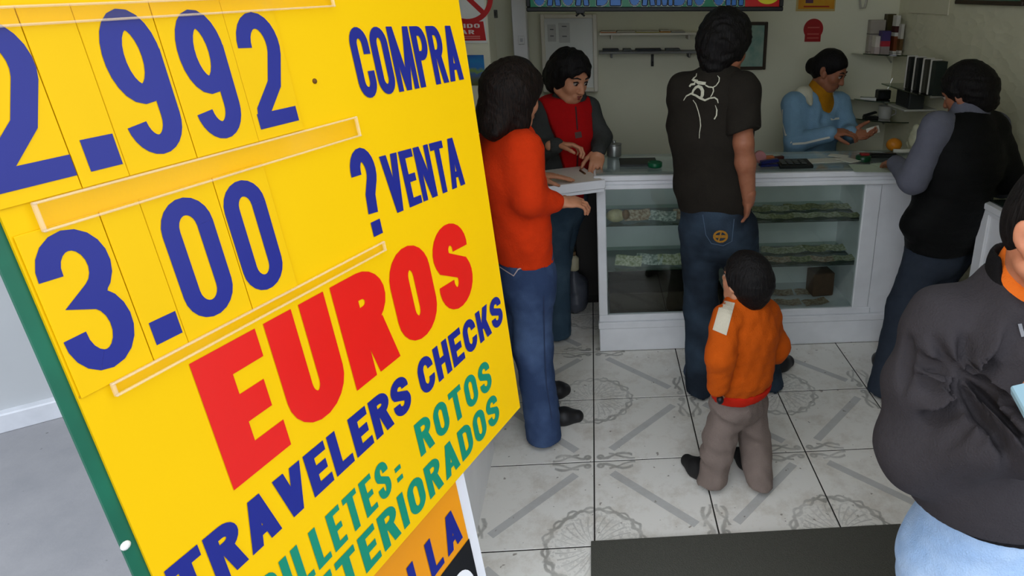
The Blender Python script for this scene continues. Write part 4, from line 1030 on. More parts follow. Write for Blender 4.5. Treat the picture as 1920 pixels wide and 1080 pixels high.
# ------------------------------------------------------------------ little boy
def boy():
    F = nrm((-0.42, 0.9, 0)); D = F; base = A(0.44, 2.06, 0)
    pel = at(1385, 738, 2.08); waist = at(1392, 690, 2.06); chest = at(1400, 628, 2.05)
    sl, sr = at(1362, 598, 2.00), at(1434, 590, 2.12); nk = at(1396, 562, 2.06)
    H = Head(at(1397, 524, 2.06), (-0.66, 0.74, 0.12), hs=0.80)
    el, wl = at(1350, 668, 1.94), at(1347, 722, 1.97)
    er, wr_ = at(1452, 650, 2.14), at(1440, 690, 2.22)
    hl, hr = at(1368, 756, 2.06), at(1408, 752, 2.12)
    al, ar = az(1338, 893, .05), az(1421, 882, .05)
    kl, kr = at(1348, 822, 2.05), at(1414, 822, 2.13)
    hd = Sdf(0.0045); H.skin(hd, nk, .046)
    b = Sdf(0.011); torso(b, pel, waist, chest, D, .7, .08, .08, .085, sl, sr, .03, neck=nk, rn=.032)
    inner(b, (sr, er, .028, .025), (er, wr_, .024, .02), (sl, el, .028, .025), (el, wl, .024, .02), (hr, kr, .042, .034), (kr, ar, .032, .026), (hl, kl, .042, .034), (kl, al, .032, .026))
    h1 = Sdf(0.0038); hand(h1, wl, (0.1, .25, -.9), (.6, .6, .2), (-.5, .8, 0), .58, .8); h2 = Sdf(0.004); hand(h2, wr_, (-.2, .8, -.4), (-.8, 0, 0), (0, .3, 1), .58, .6)
    o = begin('small boy in an orange sweatshirt and taupe trousers looking up', base, [hd, b, h1, h2], SK2)
    H.face(o, base)
    t = Sdf(0.007); torso(t, pel + A(0, 0, .0), waist, chest, D, .80, .100, .112, .108, sl, sr, .048, neck=nk + A(0, 0, -.018), rn=.05)
    t.rc(sl, el, .052, .050, .012); t.rc(el, wl, .050, .040, .02); t.rc(sr, er, .055, .050, .03); t.rc(er, wr_, .050, .04, .03)
    t.cut(at(1385, 729, 2.03), (.12, 0.1, -1)); t.fold = (.0042, 30, 51)
    tt = wear(o, 'sweatshirt', t, fabric('orange_fleece', (196, 84, 10), .5, 220, .06), base, 'orange sweatshirt')
    patch_surface(tt, [(1352, 562), (1378, 568), (1362, 629), (1336, 618)], .003).build('shoulder_panel', fabric('cream_fleece', (206, 198, 176), .4, 220, .05), o)
    hem = Sdf(0.007); hem.ec(at(1390, 716, 2.065), at(1386, 735, 2.075), .118, .113, D, .82, .02); hem.cut(at(1390, 722, 2.05), (0, 0, 1)); hem.cut(at(1385, 737, 2.05), (.12, .1, -1))
    wear(o, 'hem', hem, fabric('red_rib', (190, 34, 14), .5, 220, .05), base, 'red ribbed hem')
    j = Sdf(0.007); j.ec(at(1386, 728, 2.075), pel + A(0, 0, -.03), .095, .105, D, .84, .04)
    leg(j, hl, kl, al + A(0, 0, .02), .066, .060, .054, .02); leg(j, hr, kr, ar + A(0, 0, .02), .066, .058, .052, .02); j.cut((0, 0, .026), (0, 0, -1)); j.fold = (.0085, 30, 55)
    wear(o, 'trousers', j, fabric('taupe_corduroy', (126, 112, 104), .6, 240, .07), base, 'taupe trousers')
    for a, c in ((az(1346, 924), az(1280, 864)), (az(1434, 910), az(1376, 850))):
        wear(o, 'shoe', shoe(a, c, .05, .036), mat('black_suede', (22, 20, 20), .7), base)
    hr_ = Sdf(0.006); H.hair(hr_, .018); hr_.rc(H.p(0, -.05, -.01), H.p(0, -.055, -.05), .066, .052, .03); hr_.rc(H.p(.068, .02, .03), H.p(.07, .012, -.0), .022, .012, .02)
    H.face_cut(hr_, .055, .0); hr_.fold = (.002, 70, 5)
    wear(o, 'hair', hr_, HAIR, base, 'short black hair')
    tag(MB().ell(tuple(wl + A(.006, -.012, -.052)), (.013, .013, .017), 14).build('small_toy', mat('black_rubber', (16, 17, 22), .4, 0), None, True), 'small black object in the boy\'s left hand', 'toy')
boy()

# ------------------------------------------------------------------ man in the dark jacket, close at the right edge
def man_jacket():
    F = nrm((0.30, -0.95, 0)); D = F; base = A(0.76, 1.02, 0)
    nk = at(1956, 520, 1.05); chest = at(1910, 700, 1.06); waist = at(1888, 850, 1.05); pel = at(1880, 985, 1.05)
    sr = at(1772, 612, 1.09); sl = at(2090, 585, 1.15)
    H = Head(at(1999, 434, .985), (0.30, -0.91, -0.22), hs=.98)
    er, wr_ = at(1724, 842, 1.02), at(2000, 806, .84)
    el, wl = at(2135, 850, 1.06), at(2112, 775, .86)
    hr, hl = at(1788, 1050, 1.04), at(1955, 1050, 1.07)
    kr, kl = A(hr[0], hr[1] - .02, .44), A(hl[0], hl[1] - .02, .44); ar, al = A(hr[0], hr[1], .09), A(hl[0], hl[1], .09)
    hd = Sdf(0.004); H.skin(hd, nk + A(0, 0, -.03), .056)
    b = Sdf(0.012); torso(b, pel, waist, chest, D, .66, .13, .13, .14, sl, sr, .05, neck=nk, rn=.046)
    inner(b, (sr, er, .03, .028), (er, wr_, .022, .018), (sl, el, .04, .035), (el, wl, .034, .026), (hr, kr, .06, .05), (kr, ar, .045, .036), (hl, kl, .06, .05), (kl, al, .045, .036))
    h1 = Sdf(0.004); hand(h1, wr_, (.95, -.05, .12), (0, .8, -.3), (0, -.1, .9), 1.0, .6); h2 = Sdf(0.004); hand(h2, wl, (-.8, -.15, .35), (0, .7, -.5), (0, 0, 1), 1.0, .5)
    o = begin('man in a dark zipped jacket and pale jeans at the right edge', base, [hd, b, h1, h2], SKN)
    H.face(o, base)
    u = Sdf(0.006); u.rc(nk + A(.0, 0.01, -.05), nk + A(0, .012, .018), .070, .066, .02); u.ec(chest + (nk - chest) * .45, nk + A(0, 0, -.03), .150, .095, D, .78, .03)
    u.cut(nk + A(0, 0, .02), (F[0] * .55, F[1] * .55, 1))
    wear(o, 'shirt', u, fabric('orange_cotton', (240, 118, 36), .4, 260, .05), base, 'orange shirt collar')
    t = Sdf(0.006)
    torso(t, pel + A(0, 0, .0), waist, chest, D, .74, .192, .194, .182, sl, sr, .070, neck=nk + A(0, 0, -.045), rn=.080, k=.06)
    m1 = sr + (er - sr) * .5
    t.rc(sr + A(.005, 0, -.01), m1, .080, .086, .03); t.rc(m1, er, .086, .078, .03); t.rc(er, wr_, .078, .054, .03)
    t.rc(sl, el, .078, .072, .03); t.rc(el, wl, .070, .048, .03)
    ft = nk + F * .085
    vb = at(1930, 640, .915); vt_ = at(1944, 520, .965)
    t.rc(vb, vt_, .010, .080, .010, True); t.rc(nk + A(0, 0, -.03), nk + A(0, 0, .09), .066, .082, .012, True)
    t.fold = (.0045, 15, 61); t.pleat = (at(1834, 740, .92), .0125, 9, .14, 0.6)
    cre = [((1836, 735), (1748, 636), .012), ((1832, 742), (1722, 706), .013), ((1830, 750), (1722, 776), .013), ((1836, 756), (1765, 846), .013), ((1842, 745), (1915, 738), .013),
           ((1838, 728), (1796, 612), .012), ((1842, 722), (1846, 640), .012), ((1856, 765), (1812, 862), .011), ((1888, 768), (1862, 842), .010), ((1700, 640), (1690, 740), .008), ((1760, 690), (1716, 660), .009)]
    V, Fq = t.mesh(); bv = BVHTree.FromPolygons([tuple(v) for v in V], [tuple(int(i) for i in f) for f in Fq])
    for p, q, r in cre:                          # grooves gathering at the crook of the arm follow the sleeve's own surface
        pr = None
        for a in np.linspace(0, 1, 9):
            x, y = p[0] + (q[0] - p[0]) * a, p[1] + (q[1] - p[1]) * a + 9 * math.sin(a * 3.1)
            loc, nor, _, _ = bv.ray_cast(Vector(CC), Vector(nrm(ray(x, y))))
            if loc is None: continue
            c = A(*loc) - nrm(ray(x, y)) * (r * .25); r_ = r * 1.55
            if pr is not None: t.rc(pr, c, r_ * (1.15 - .8 * a), r_ * (1.1 - .85 * a), .010, True)
            pr = c
    zh = at(1880, 1036, .89)[2]
    t.cut((0, 0, zh), (0, 0, -1))
    jk = wear(o, 'jacket', t, fabric('charcoal_wool', (58, 55, 58), .5, 260, .08), base, 'charcoal jacket with folds at the bent elbow')
    wb = Sdf(0.006); wb.ec(pel + A(0, 0, .09), pel + A(0, 0, -.05), .194, .190, D, .75, .03); wb.cut((0, 0, zh + .055), (0, 0, 1)); wb.cut((0, 0, zh - .012), (0, 0, -1))  # waistband; its black also holds the shade falling below the forearm
    wear(o, 'waistband', wb, fabric('shaded_black_rib', (24, 23, 25), .5, 260, .08), base, 'ribbed jacket waistband, blackened for the shade under the forearm')
    cl = Sdf(0.005); cl.rc(nk + A(-.004, 0.0, -.075), nk + A(-.004, .004, .008), .097, .090, .02); cl.rc(nk + A(0, 0, -.06), nk + A(0, .004, .09), .074, .086, .010, True); cl.rc(vb, vt_, .010, .080, .010, True)
    wear(o, 'collar', cl, fabric('black_collar', (20, 19, 20), .5, 260, .08), base, 'black stand-up collar')
    on_surface(jk, [(1912, 606), (1915, 618), (1919, 632)], .006).build('zip', mat('zip_grey', (120, 122, 126), .4, 0, metal=.5), o)
    j = Sdf(0.007); j.ec(pel + A(0, 0, .06), pel + A(0, 0, -.05), .184, .196, D, .78, .04); leg(j, hr, kr, ar + A(0, 0, -.04), .112, .09, .08); leg(j, hl, kl, al + A(0, 0, -.04), .104, .085, .078); j.cut((0, 0, .02), (0, 0, -1)); j.fold = (.004, 26, 65)
    jt = wear(o, 'jeans', j, denim('pale_blue_denim', (150, 184, 226), (182, 208, 238)), base, 'pale blue jeans')
    bl = Sdf(0.006); bl.ec(pel + A(0, 0, .03), pel + A(0, 0, -.04), .178, .180, D, .79, .02); bl.cut((0, 0, zh + .004), (0, 0, 1)); bl.cut((0, 0, zh - .030), (0, 0, -1))
    bt = wear(o, 'belt', bl, mat('black_belt', (18, 18, 20), .5, .1), base)
    pb_ = on_surface(bt, [(1872, 1026), (1890, 1026)], .022)
    if pb_.v: pb_.build('buckle', mat('dull_brass', (120, 110, 96), .35, .1, metal=.8), o)
    for q in (ar, al): wear(o, 'shoe', shoe((q[0] - .02, q[1] + .08), (q[0] + .05, q[1] - .18), .06, .045), mat('black_leather', (24, 24, 26), .45), base)
    hr_ = Sdf(0.005); H.hair(hr_, .0045); H.face_cut(hr_, .060, .03)
    for d in (-1, 1): hr_.el(H.p(d * .086, .0, -.022), H.axes, (.03, .034, .044), .008, True)
    wear(o, 'hair', hr_, HAIR, base, 'short black hair')
    q = at(1964, 742, .80)
    tag(MB().obox(q, nrm((.9, 0, .2)), nrm((.2, .9, .1)), nrm((-.2, 0, .9)), (.046, .03, .008)).build('blue_wallet', mat('pale_blue_card', (150, 186, 200), .5, .05)), 'pale blue wallet held against the dark jacket at the right edge', 'wallet')
man_jacket()

# ================================================================== things
def face_y(Y):                                  # plane facing the entrance: (x, z) -> space
    return lambda x, z: A(x, Y, z)
# ------------------------------------------------------------------ hanging light-box sign
YS = 3.50
a, b = at(989, 19, YS), at(1466, 19, YS); zb = (a[2] + b[2]) / 2 - .006
sb = thing('hanging_sign', ((a[0] + b[0]) / 2, YS + .05, zb), 'long green and red hanging shop sign with blue outlined letters above the counter', 'sign')
HS = 0.30; BLK = mat('black_frame', (20, 22, 20), .5, .05)
bx((a[0], YS + .004, zb + .005), (b[0], YS + .12, zb + HS - .005), 'casing', BLK, sb)
for lo, hi in (((a[0] - .004, YS - .012, zb), (b[0] + .004, YS + .125, zb + .022)), ((a[0] - .004, YS - .012, zb + HS - .022), (b[0] + .004, YS + .125, zb + HS)),
               ((a[0] - .004, YS - .012, zb + .022), (a[0] + .016, YS + .125, zb + HS - .022)), ((b[0] - .016, YS - .012, zb + .022), (b[0] + .004, YS + .125, zb + HS - .022))):
    bx(lo, hi, 'frame', BLK, sb)
xr = at(1397, 10, YS)[0]
lay(rect(0, 0, 1, 1), [(a[0] + .014, zb + .02), (xr, zb + .02), (xr, zb + HS - .02), (a[0] + .014, zb + HS - .02)], face_y(YS + .002)).build('green_field', mat('sign_green', (6, 124, 84), .35, .05, 5), sb)
lay(rect(0, 0, 1, 1), [(xr, zb + .02), (b[0] - .014, zb + .02), (b[0] - .014, zb + HS - .02), (xr, zb + HS - .02)], face_y(YS + .002)).build('red_field', mat('sign_red', (196, 18, 16), .35, .05, 5), sb)
tz0 = at(1200, 10, YS)[2]; tq = lambda e, dx=0, dz=0: None
tx0, tx1 = at(1001, 8, YS)[0], at(1393, 8, YS)[0]
wp = word('CASA DE CAMBIO J.H', .2, .56, .1)
outl = MB()
for k in range(12):
    an = k * math.pi / 6; dx, dz = .006 * math.cos(an), .006 * math.sin(an)
    m = lay(wp, [(tx0 + dx, tz0 + dz), (tx1 + dx, tz0 + dz), (tx1 + dx, tz0 + .165 + dz), (tx0 + dx, tz0 + .165 + dz)], face_y(YS - .0002)); i0 = len(outl.v)
    outl.v += m.v; outl.f += [tuple(i + i0 for i in f) for f in m.f]
outl.build('letter_outline', mat('sign_white', (240, 246, 246), .4, 0), sb)
lay(wp, [(tx0, tz0), (tx1, tz0), (tx1, tz0 + .165), (tx0, tz0 + .165)], face_y(YS - .0022)).build('lettering', mat('sign_blue', (52, 116, 190), .4, .04), sb)
dc = at(1440, -14, YS); r = .066
lay([arc(.5, .5, .5, .5, 0, 360, 36)[:-1]], [(dc[0] - r, dc[2] - r * .85), (dc[0] + r, dc[2] - r * .85), (dc[0] + r, dc[2] + r * .85), (dc[0] - r, dc[2] + r * .85)], face_y(YS - .0004)).build('disc', mat('sign_yellow', (226, 214, 40), .4, .04), sb)
for x in (a[0] + .2, b[0] - .2): MB().tube([(x, YS + .06, zb + HS - .01), (x, YS + .06, 3.1)], .008).build('hanging_rod', BLK, sb)
# bulldog clip under the sign
p = at(1088, 27, YS)
ck = thing('black_clip', p + A(0, 0, -.01), 'small black metal clip hanging under the green sign', 'clip')
MB().obox(p + A(0, 0, .012), (1, 0, 0), (0, 1, 0), (0, 0, 1), (.022, .012, .008)).build('jaw', BLK, ck)
for d in (-1, 1): MB().tube([p + A(d * .004, 0, .006), p + A(d * .022, 0, -.008)], .005).build('handle', BLK, ck)

# ------------------------------------------------------------------ posters on the column
YP = YC - .003
def sheet(name, q, Y, m, label, cat, th=.002):
    x0, x1 = sorted((q[0], q[2])); z0, z1 = sorted((q[1], q[3]))
    t = thing(name, ((x0 + x1) / 2, Y, z0), label, cat); MB().box((x0, Y - th, z0), (x1, Y, z1)).build('sheet', m, t); return t
PAPER = mat('white_paper', (224, 226, 220), .6, .03, 10)
pr, pl = at(912, 76, YP), at(800, 76, YP)
x1, x0, z0 = pr[0], pr[0] - .34, pr[2] - .012
pz = thing('no_smoking_poster', ((x0 + x1) / 2, YP, z0), 'white no smoking poster with a red ring and red text panel', 'poster')
MB().box((x0, YP - .003, z0), (x1 + .004, YP, z0 + .50)).build('sheet', PAPER, pz)
PR = mat('poster_red', (190, 24, 24), .5, .05, 10); PW = mat('poster_white', (226, 210, 204), .6, 0); PK = mat('poster_black', (22, 22, 22), .6, 0)
zt = at(905, 40, YP)[2]
pf = face_y(YP - .0036); pf2 = face_y(YP - .0042)
lay(rect(0, 0, 1, 1), [(x0 + .01, z0 + .012), (x1, z0 + .012), (x1 - .008, zt), (x0 + .01, zt)], pf).build('text_panel', PR, pz)
pw = x1 - x0; hh = zt - z0 - .012
lay(word('PROHIBIDO', .17, .5, .12), [(x0 + .035, zt - hh * .34), (x1 - .028, zt - hh * .34), (x1 - .028, zt - hh * .12), (x0 + .035, zt - hh * .12)], pf2).build('lettering', PW, pz)
lay(word('FUMAR', .17, .5, .12), [(x0 + .10, zt - hh * .66), (x1 - .058, zt - hh * .66), (x1 - .058, zt - hh * .44), (x0 + .10, zt - hh * .44)], pf2).build('lettering', PW, pz)
for k in (.78, .88): lay(rect(0, 0, 1, 1), [(x0 + .04, zt - hh * k - .003), (x1 - .03, zt - hh * k - .003), (x1 - .03, zt - hh * k + .003), (x0 + .04, zt - hh * k + .003)], pf2).build('text_line', mat('poster_pink', (214, 120, 112), .6, 0), pz)
rc_ = at(873, -8, YP); R0 = .125
lay(stroke(arc(0, 0, 1, 1, 0, 360, 48), .2), [(rc_[0], rc_[2]), (rc_[0] + R0, rc_[2]), (rc_[0] + R0, rc_[2] + R0), (rc_[0], rc_[2] + R0)], pf2).build('ring', PR, pz)
lay(stroke([(-.68, .68), (.68, -.68)], .2), [(rc_[0], rc_[2]), (rc_[0] + R0, rc_[2]), (rc_[0] + R0, rc_[2] + R0), (rc_[0], rc_[2] + R0)], pf2).build('slash', PR, pz)
lay(rect(-.7, -.02, .35, .16) + rect(.42, -.02, .5, .16) + rect(.58, -.02, .66, .16), [(rc_[0], rc_[2]), (rc_[0] + R0, rc_[2]), (rc_[0] + R0, rc_[2] + R0), (rc_[0], rc_[2] + R0)], pf).build('cigarette', PK, pz)
g = NT('landscape_print'); sp = g.n('ShaderNodeSeparateXYZ'); g.put(sp.inputs[0], g.pos())
q0, q1 = at(911, 160, YP), at(907, 103, YP)
f = g.ramp(g.mth('ADD', sp.outputs[2], g.mth('MULTIPLY_ADD', g.noise(g.pos(), 22, 3), .05, -.025)), q0[2], q1[2])
cr = g.n('ShaderNodeValToRGB'); g.put(cr.inputs[0], f); e = cr.color_ramp.elements
e[0].position = 0; e[0].color = lin((92, 96, 50)); e[1].position = 1; e[1].color = lin((38, 96, 172))
for p_, c_ in ((.25, (96, 104, 96)), (.42, (76, 110, 160)), (.5, (130, 160, 60)), (.6, (50, 120, 190)), (.8, (40, 130, 190))):
    n_ = cr.color_ramp.elements.new(p_); n_.color = lin(c_)
g.base(cr.outputs[0]); g.set(.4, .4)
sheet('landscape_poster', (q0[0] - .22, q0[2], q0[0], q1[2]), YP, g.m, 'blue and green landscape poster on the white column', 'poster')
# ------------------------------------------------------------------ back wall: notice cabinet, shelves, certificate, notices
Yb = YB
FR = mat('cream_frame_paint', (236, 230, 212), .45, .06, 8)
c0, c1 = at(1012, 27, Yb - .08), at(1122, 172, Yb - .08)
nb = thing('notice_cabinet', ((c0[0] + c1[0]) / 2, Yb, c1[2]), 'white framed wall cabinet with two paper notices behind the red-vested cashier', 'cabinet')
bx((c0[0] + .02, Yb - .06, c1[2] + .02), (c1[0] - .02, Yb - .001, c0[2] - .02), 'back', mat('cabinet_back', (236, 238, 232), .6, .04, 3), nb)
for lo, hi in (((c0[0], Yb - .085, c1[2]), (c0[0] + .024, Yb - .001, c0[2])), ((c1[0] - .028, Yb - .085, c1[2]), (c1[0], Yb - .001, c0[2])), ((c0[0] + .024, Yb - .085, c0[2] - .024), (c1[0] - .028, Yb - .001, c0[2])), ((c0[0] + .024, Yb - .085, c1[2]), (c1[0] - .028, Yb - .001, c1[2] + .024))):
    bx(lo, hi, 'frame', FR, nb)
for (x, y, xx, yy), ln_ in (((1026, 46, 1043, 78), (1031, 54)), ((1047, 43, 1069, 80), (1056, 72))):
    p, q = at(x, y, Yb - .066), at(xx, yy, Yb - .066); nt = bx((p[0], Yb - .064, q[2]), (q[0], Yb - .0605, p[2]), 'notice', mat('notice_paper', (206, 206, 202), .7, .05, 30), nb)
    for zz in ((.68, .3) if x < 1040 else (.8, .3)):
        w_ = q[0] - p[0]; bx((p[0] + w_ * .3, Yb - .0648, q[2] + (p[2] - q[2]) * zz), (p[0] + w_ * .72, Yb - .064, q[2] + (p[2] - q[2]) * zz + .006), 'text_line', mat('notice_ink', (90, 92, 92), .7, 0), nt)
def wall_shelf(x0, x1, y, d, m, label, th=.014):
    p, q = at(x0, y, Yb - d), at(x1, y, Yb - d)
    t = thing('wall_shelf', ((p[0] + q[0]) / 2, Yb, p[2] - th), label, 'shelf')
    bx((p[0], Yb - d, p[2] - th), (q[0], Yb - .001, p[2]), 'board', m, t)
    for x in (p[0] + .08, q[0] - .08): bx((x - .006, Yb - d * .7, p[2] - th - .03), (x + .006, Yb - .001, p[2] - th), 'bracket', m, t)
    return p[0], q[0], p[2]
s1 = wall_shelf(1123, 1318, 62, .16, FR, 'upper cream wall shelf carrying a row of coloured folders')
s2 = wall_shelf(1123, 1318, 97, .12, mat('grey_shelf', (128, 130, 126), .5, .08, 8), 'lower grey wall shelf below the coloured folders')
fc = [((196, 110, 30), .10), ((150, 140, 120), .12), ((168, 158, 40), .15), ((200, 130, 30), .07), ((120, 126, 124), .09)]
x = s1[0] + .01
for k, (c_, w_) in enumerate(fc):
    if x + w_ > s1[1]: break
    hgt = .010 + .006 * (k == 3)
    t = thing('folder', (x + w_ / 2, Yb - .08, s1[2]), ['orange', 'beige', 'mustard yellow', 'amber', 'grey'][k] + ' paper folder lying on the upper wall shelf', 'folder', 'folders on the upper wall shelf')
    m = mat('folder_%d' % k, c_, .7, .05); bx((x, Yb - .15, s1[2] + .0004), (x + w_ - .004, Yb - .02, s1[2] + hgt * .45), 'cover', m, t); bx((x + .002, Yb - .148, s1[2] + hgt * .45), (x + w_ - .006, Yb - .022, s1[2] + hgt), 'papers', mat('folder_paper', (190, 186, 170), .8, .05), t); x += w_
x = s2[0] + .02
for k, w_ in enumerate((.11, .06, .17, .1)):
    tag(MB().obox((x + w_ / 2, Yb - .06, s2[2] + .007), (1, 0, 0), (0, 1, 0), (0, 0, 1), (w_ / 2 - .004, .04, .0065)).build('paper_stack', mat('dark_stack_%d' % (k % 2), ((64, 68, 70), (98, 102, 100))[k % 2], .7, .1, 30)), ['dark paper stack at the left end of the grey shelf', 'short grey paper stack on the grey shelf', 'widest dark paper stack on the grey shelf', 'grey paper stack by the tall man\'s head on the grey shelf'][k], 'papers', 'papers on the grey shelf'); x += w_ + .02
p = at(1223, 113, Yb); hk = thing('wall_hook', p + A(0, 0, -.03), 'dark metal hook on the wall under the grey shelf', 'hook')
MB().obox(p + A(0, -.005, 0), (1, 0, 0), (0, 1, 0), (0, 0, 1), (.009, .004, .038)).build('plate', mat('dark_metal', (56, 58, 56), .5, .1), hk); MB().tube([p + A(0, -.008, -.01), p + A(0, -.03, -.03), p + A(0, -.034, -.012)], .004).build('prong', MATS['dark_metal'], hk)
# certificate
c0, c1 = at(1378, 41, Yb), at(1434, 130, Yb)
ct = thing('certificate', ((c0[0] + c1[0]) / 2, Yb, c1[2]), 'framed pale green certificate on the back wall beside the tall man\'s head', 'picture')
WD = mat('dark_wood', (56, 44, 30), .45, .1, 20)
for lo, hi in (((c0[0], c1[2]), (c0[0] + .02, c0[2])), ((c1[0] - .02, c1[2]), (c1[0], c0[2])), ((c0[0] + .02, c1[2]), (c1[0] - .02, c1[2] + .02)), ((c0[0] + .02, c0[2] - .02), (c1[0] - .02, c0[2]))):
    bx((lo[0], Yb - .022, lo[1]), (hi[0], Yb - .001, hi[1]), 'frame', WD, ct)
bx((c0[0] + .018, Yb - .01, c1[2] + .018), (c1[0] - .018, Yb - .002, c0[2] - .018), 'print', mat('certificate_paper', (166, 188, 172), .3, .08, 14, col2=(120, 160, 150)), ct)
# orange notice, red emblem sticker, telephone cord
c0, c1 = at(1496, -40, Yb), at(1565, 21, Yb)
t = sheet('orange_notice', (c0[0], c1[2], c1[0], c0[2]), Yb - .001, mat('notice_border', (200, 176, 110), .6, .05), 'orange printed notice on the back wall above the red sticker', 'notice')
bx((c0[0] + .014, Yb - .004, c1[2] + .014), (c1[0] - .008, Yb - .003, c0[2] - .01), 'print', mat('notice_orange', (206, 120, 26), .5, .05, 6, col2=(214, 160, 30)), t)
bx((c0[0] + .06, Yb - .0048, c1[2] + .05), (c0[0] + .11, Yb - .004, c1[2] + .12), 'picture', mat('notice_purple', (100, 62, 90), .5, .1, 30), t)
bx((c0[0] + .05, Yb - .0048, c1[2] + .024), (c1[0] - .04, Yb - .004, c1[2] + .034), 'text_line', mat('notice_redline', (190, 60, 24), .5, .1), t)
c0, c1 = at(1508, 35, Yb), at(1541, 78, Yb); cx = (c0[0] + c1[0]) / 2; w_ = (c1[0] - c0[0]) / 2
rs = thing('red_sticker', (cx, Yb, c1[2]), 'red keyhole-shaped sticker on the back wall above the blue-jacketed cashier', 'sticker')
RM = mat('sticker_red', (168, 26, 28), .5, .08, 20); zc = c0[2] - w_
pts = arc(cx, zc, w_, w_, -35, 215, 28) + [(cx - w_ * .82, c1[2]), (cx + w_ * .82, c1[2])]
mb = MB(); n = len(pts); mb.poly([(x, Yb - .005, z) for x, z in pts]); mb.poly([(x, Yb - .001, z) for x, z in pts][::-1])
for i in range(n): mb.poly([(pts[i][0], Yb - .001, pts[i][1]), (pts[(i + 1) % n][0], Yb - .001, pts[(i + 1) % n][1]), (pts[(i + 1) % n][0], Yb - .005, pts[(i + 1) % n][1]), (pts[i][0], Yb - .005, pts[i][1])])
mb.build('plate', RM, rs)
for z in (zc + .006, c1[2] + .045, c1[2] + .02): bx((cx - w_ * .6, Yb - .0058, z), (cx + w_ * .6, Yb - .005, z + .007), 'text_line', mat('sticker_pale', (196, 92, 84), .5, 0), rs)
p = at(1617, -6, Yb)
ph = thing('wall_phone_cord', p + A(0, 0, -.12), 'pale coiled cord hanging on the back wall near the corner', 'cord')
MB().tube([p + A(-.02, -.02, .15), p + A(-.026, -.02, 0), p + A(-.012, -.02, -.07), p + A(.014, -.02, -.065), p + A(.026, -.02, 0), p + A(.022, -.02, .06)], .008).build('loop', mat('cord_white', (196, 194, 180), .5, .05), ph, True)
MB().obox(p + A(0, -.012, .16), (1, 0, 0), (0, 1, 0), (0, 0, 1), (.035, .011, .05)).build('socket', MATS['cord_white'], ph)
# dark picture at the top of the right wall, raised panel on the right wall
Xw = XR
q0, q1 = ax(1797, 6, Xw), ax(1925, 12, Xw); ya, yb_ = q1[1], q0[1]; z0 = q0[2] - .004
pc = thing('wall_picture', (Xw, (ya + yb_) / 2, z0), 'wide dark framed picture high on the embossed right wall', 'picture')
for lo, hi in (((ya, z0), (yb_, z0 + .022)), ((ya, z0 + .38), (yb_, z0 + .402)), ((ya, z0 + .022), (ya + .022, z0 + .38)), ((yb_ - .022, z0 + .022), (yb_, z0 + .38))):
    bx((Xw - .024, lo[0], lo[1]), (Xw - .001, hi[0], hi[1]), 'frame', WD, pc)
bx((Xw - .012, ya + .02, z0 + .02), (Xw - .002, yb_ - .02, z0 + .382), 'print', mat('picture_teal', (36, 104, 88), .3, .2, 8, col2=(120, 150, 130)), pc)
q0, q1 = ax(1706, 24, Xw), ax(1779, 30, Xw)
struct(bx((Xw - .010, q1[1], q0[2]), (Xw - .0005, q0[1], 2.3), 'trim_3', mat('panel_paint', (222, 218, 190), .5, .05, 3)), 'raised rectangular access panel on the right wall')

# ------------------------------------------------------------------ corner shelves with boxes and books
GSH = glassmat('corner_glass', (190, 206, 190), .3)
def corner_shelf(px, py, r, label):
    z = at(px, py, YB - .2)[2]; t = thing('corner_shelf', (XR, YB, z - .008), label, 'shelf'); mb = MB(); n = 14
    pts = [(XR - .001, YB - .001)] + [(XR - .001 - r * math.sin(a), YB - .001 - r * math.cos(a)) for a in np.linspace(0, math.pi / 2, n)]
    m = len(pts); mb.poly([(x, y, z) for x, y in pts]); mb.poly([(x, y, z - .008) for x, y in pts][::-1])
    for i in range(m): mb.poly([(pts[i][0], pts[i][1], z), (pts[(i + 1) % m][0], pts[(i + 1) % m][1], z), (pts[(i + 1) % m][0], pts[(i + 1) % m][1], z - .008), (pts[i][0], pts[i][1], z - .008)][::-1])
    mb.build('glass_plate', GSH, t)
    MB().tube([(XR - .02, YB - .02, z - .01), (XR - .1, YB - .1, z - .012), (XR - .02, YB - .02, z - .07)], .006).build('bracket', mat('white_bracket', (180, 180, 168), .5, 0), t)
    return z
def carton(c, ax_, h, bands, label, cat='box', grp=None):
    """upright printed pack: body plus printed bands, each (z0,z1,colour) on its front and sides"""
    t = thing('pack', (c[0], c[1], c[2]), label, cat, grp); a_ = nrm(ax_); b_ = A(-a_[1], a_[0], 0)
    MB().obox((c[0], c[1], c[2] + h[2] + .0006), a_, b_, (0, 0, 1), h, .002).build('body', mat('pack_%d_%d_%d' % bands[0], bands[0], .5, .05, 30), t)
    for z0, z1, col in bands[1:]:
        MB().obox((c[0], c[1], c[2] + h[2] * (z0 + z1)), a_, b_, (0, 0, 1), (h[0] + .0006, h[1] + .0006, h[2] * (z1 - z0)), .0004).build('printed_band', mat('pack_%d_%d_%d' % col, col, .5, .08, 30), t)
Z1 = corner_shelf(1645, 101, .30, 'quarter-round glass corner shelf stacked with coloured packs')
dgl = nrm((.7, -.7, 0))
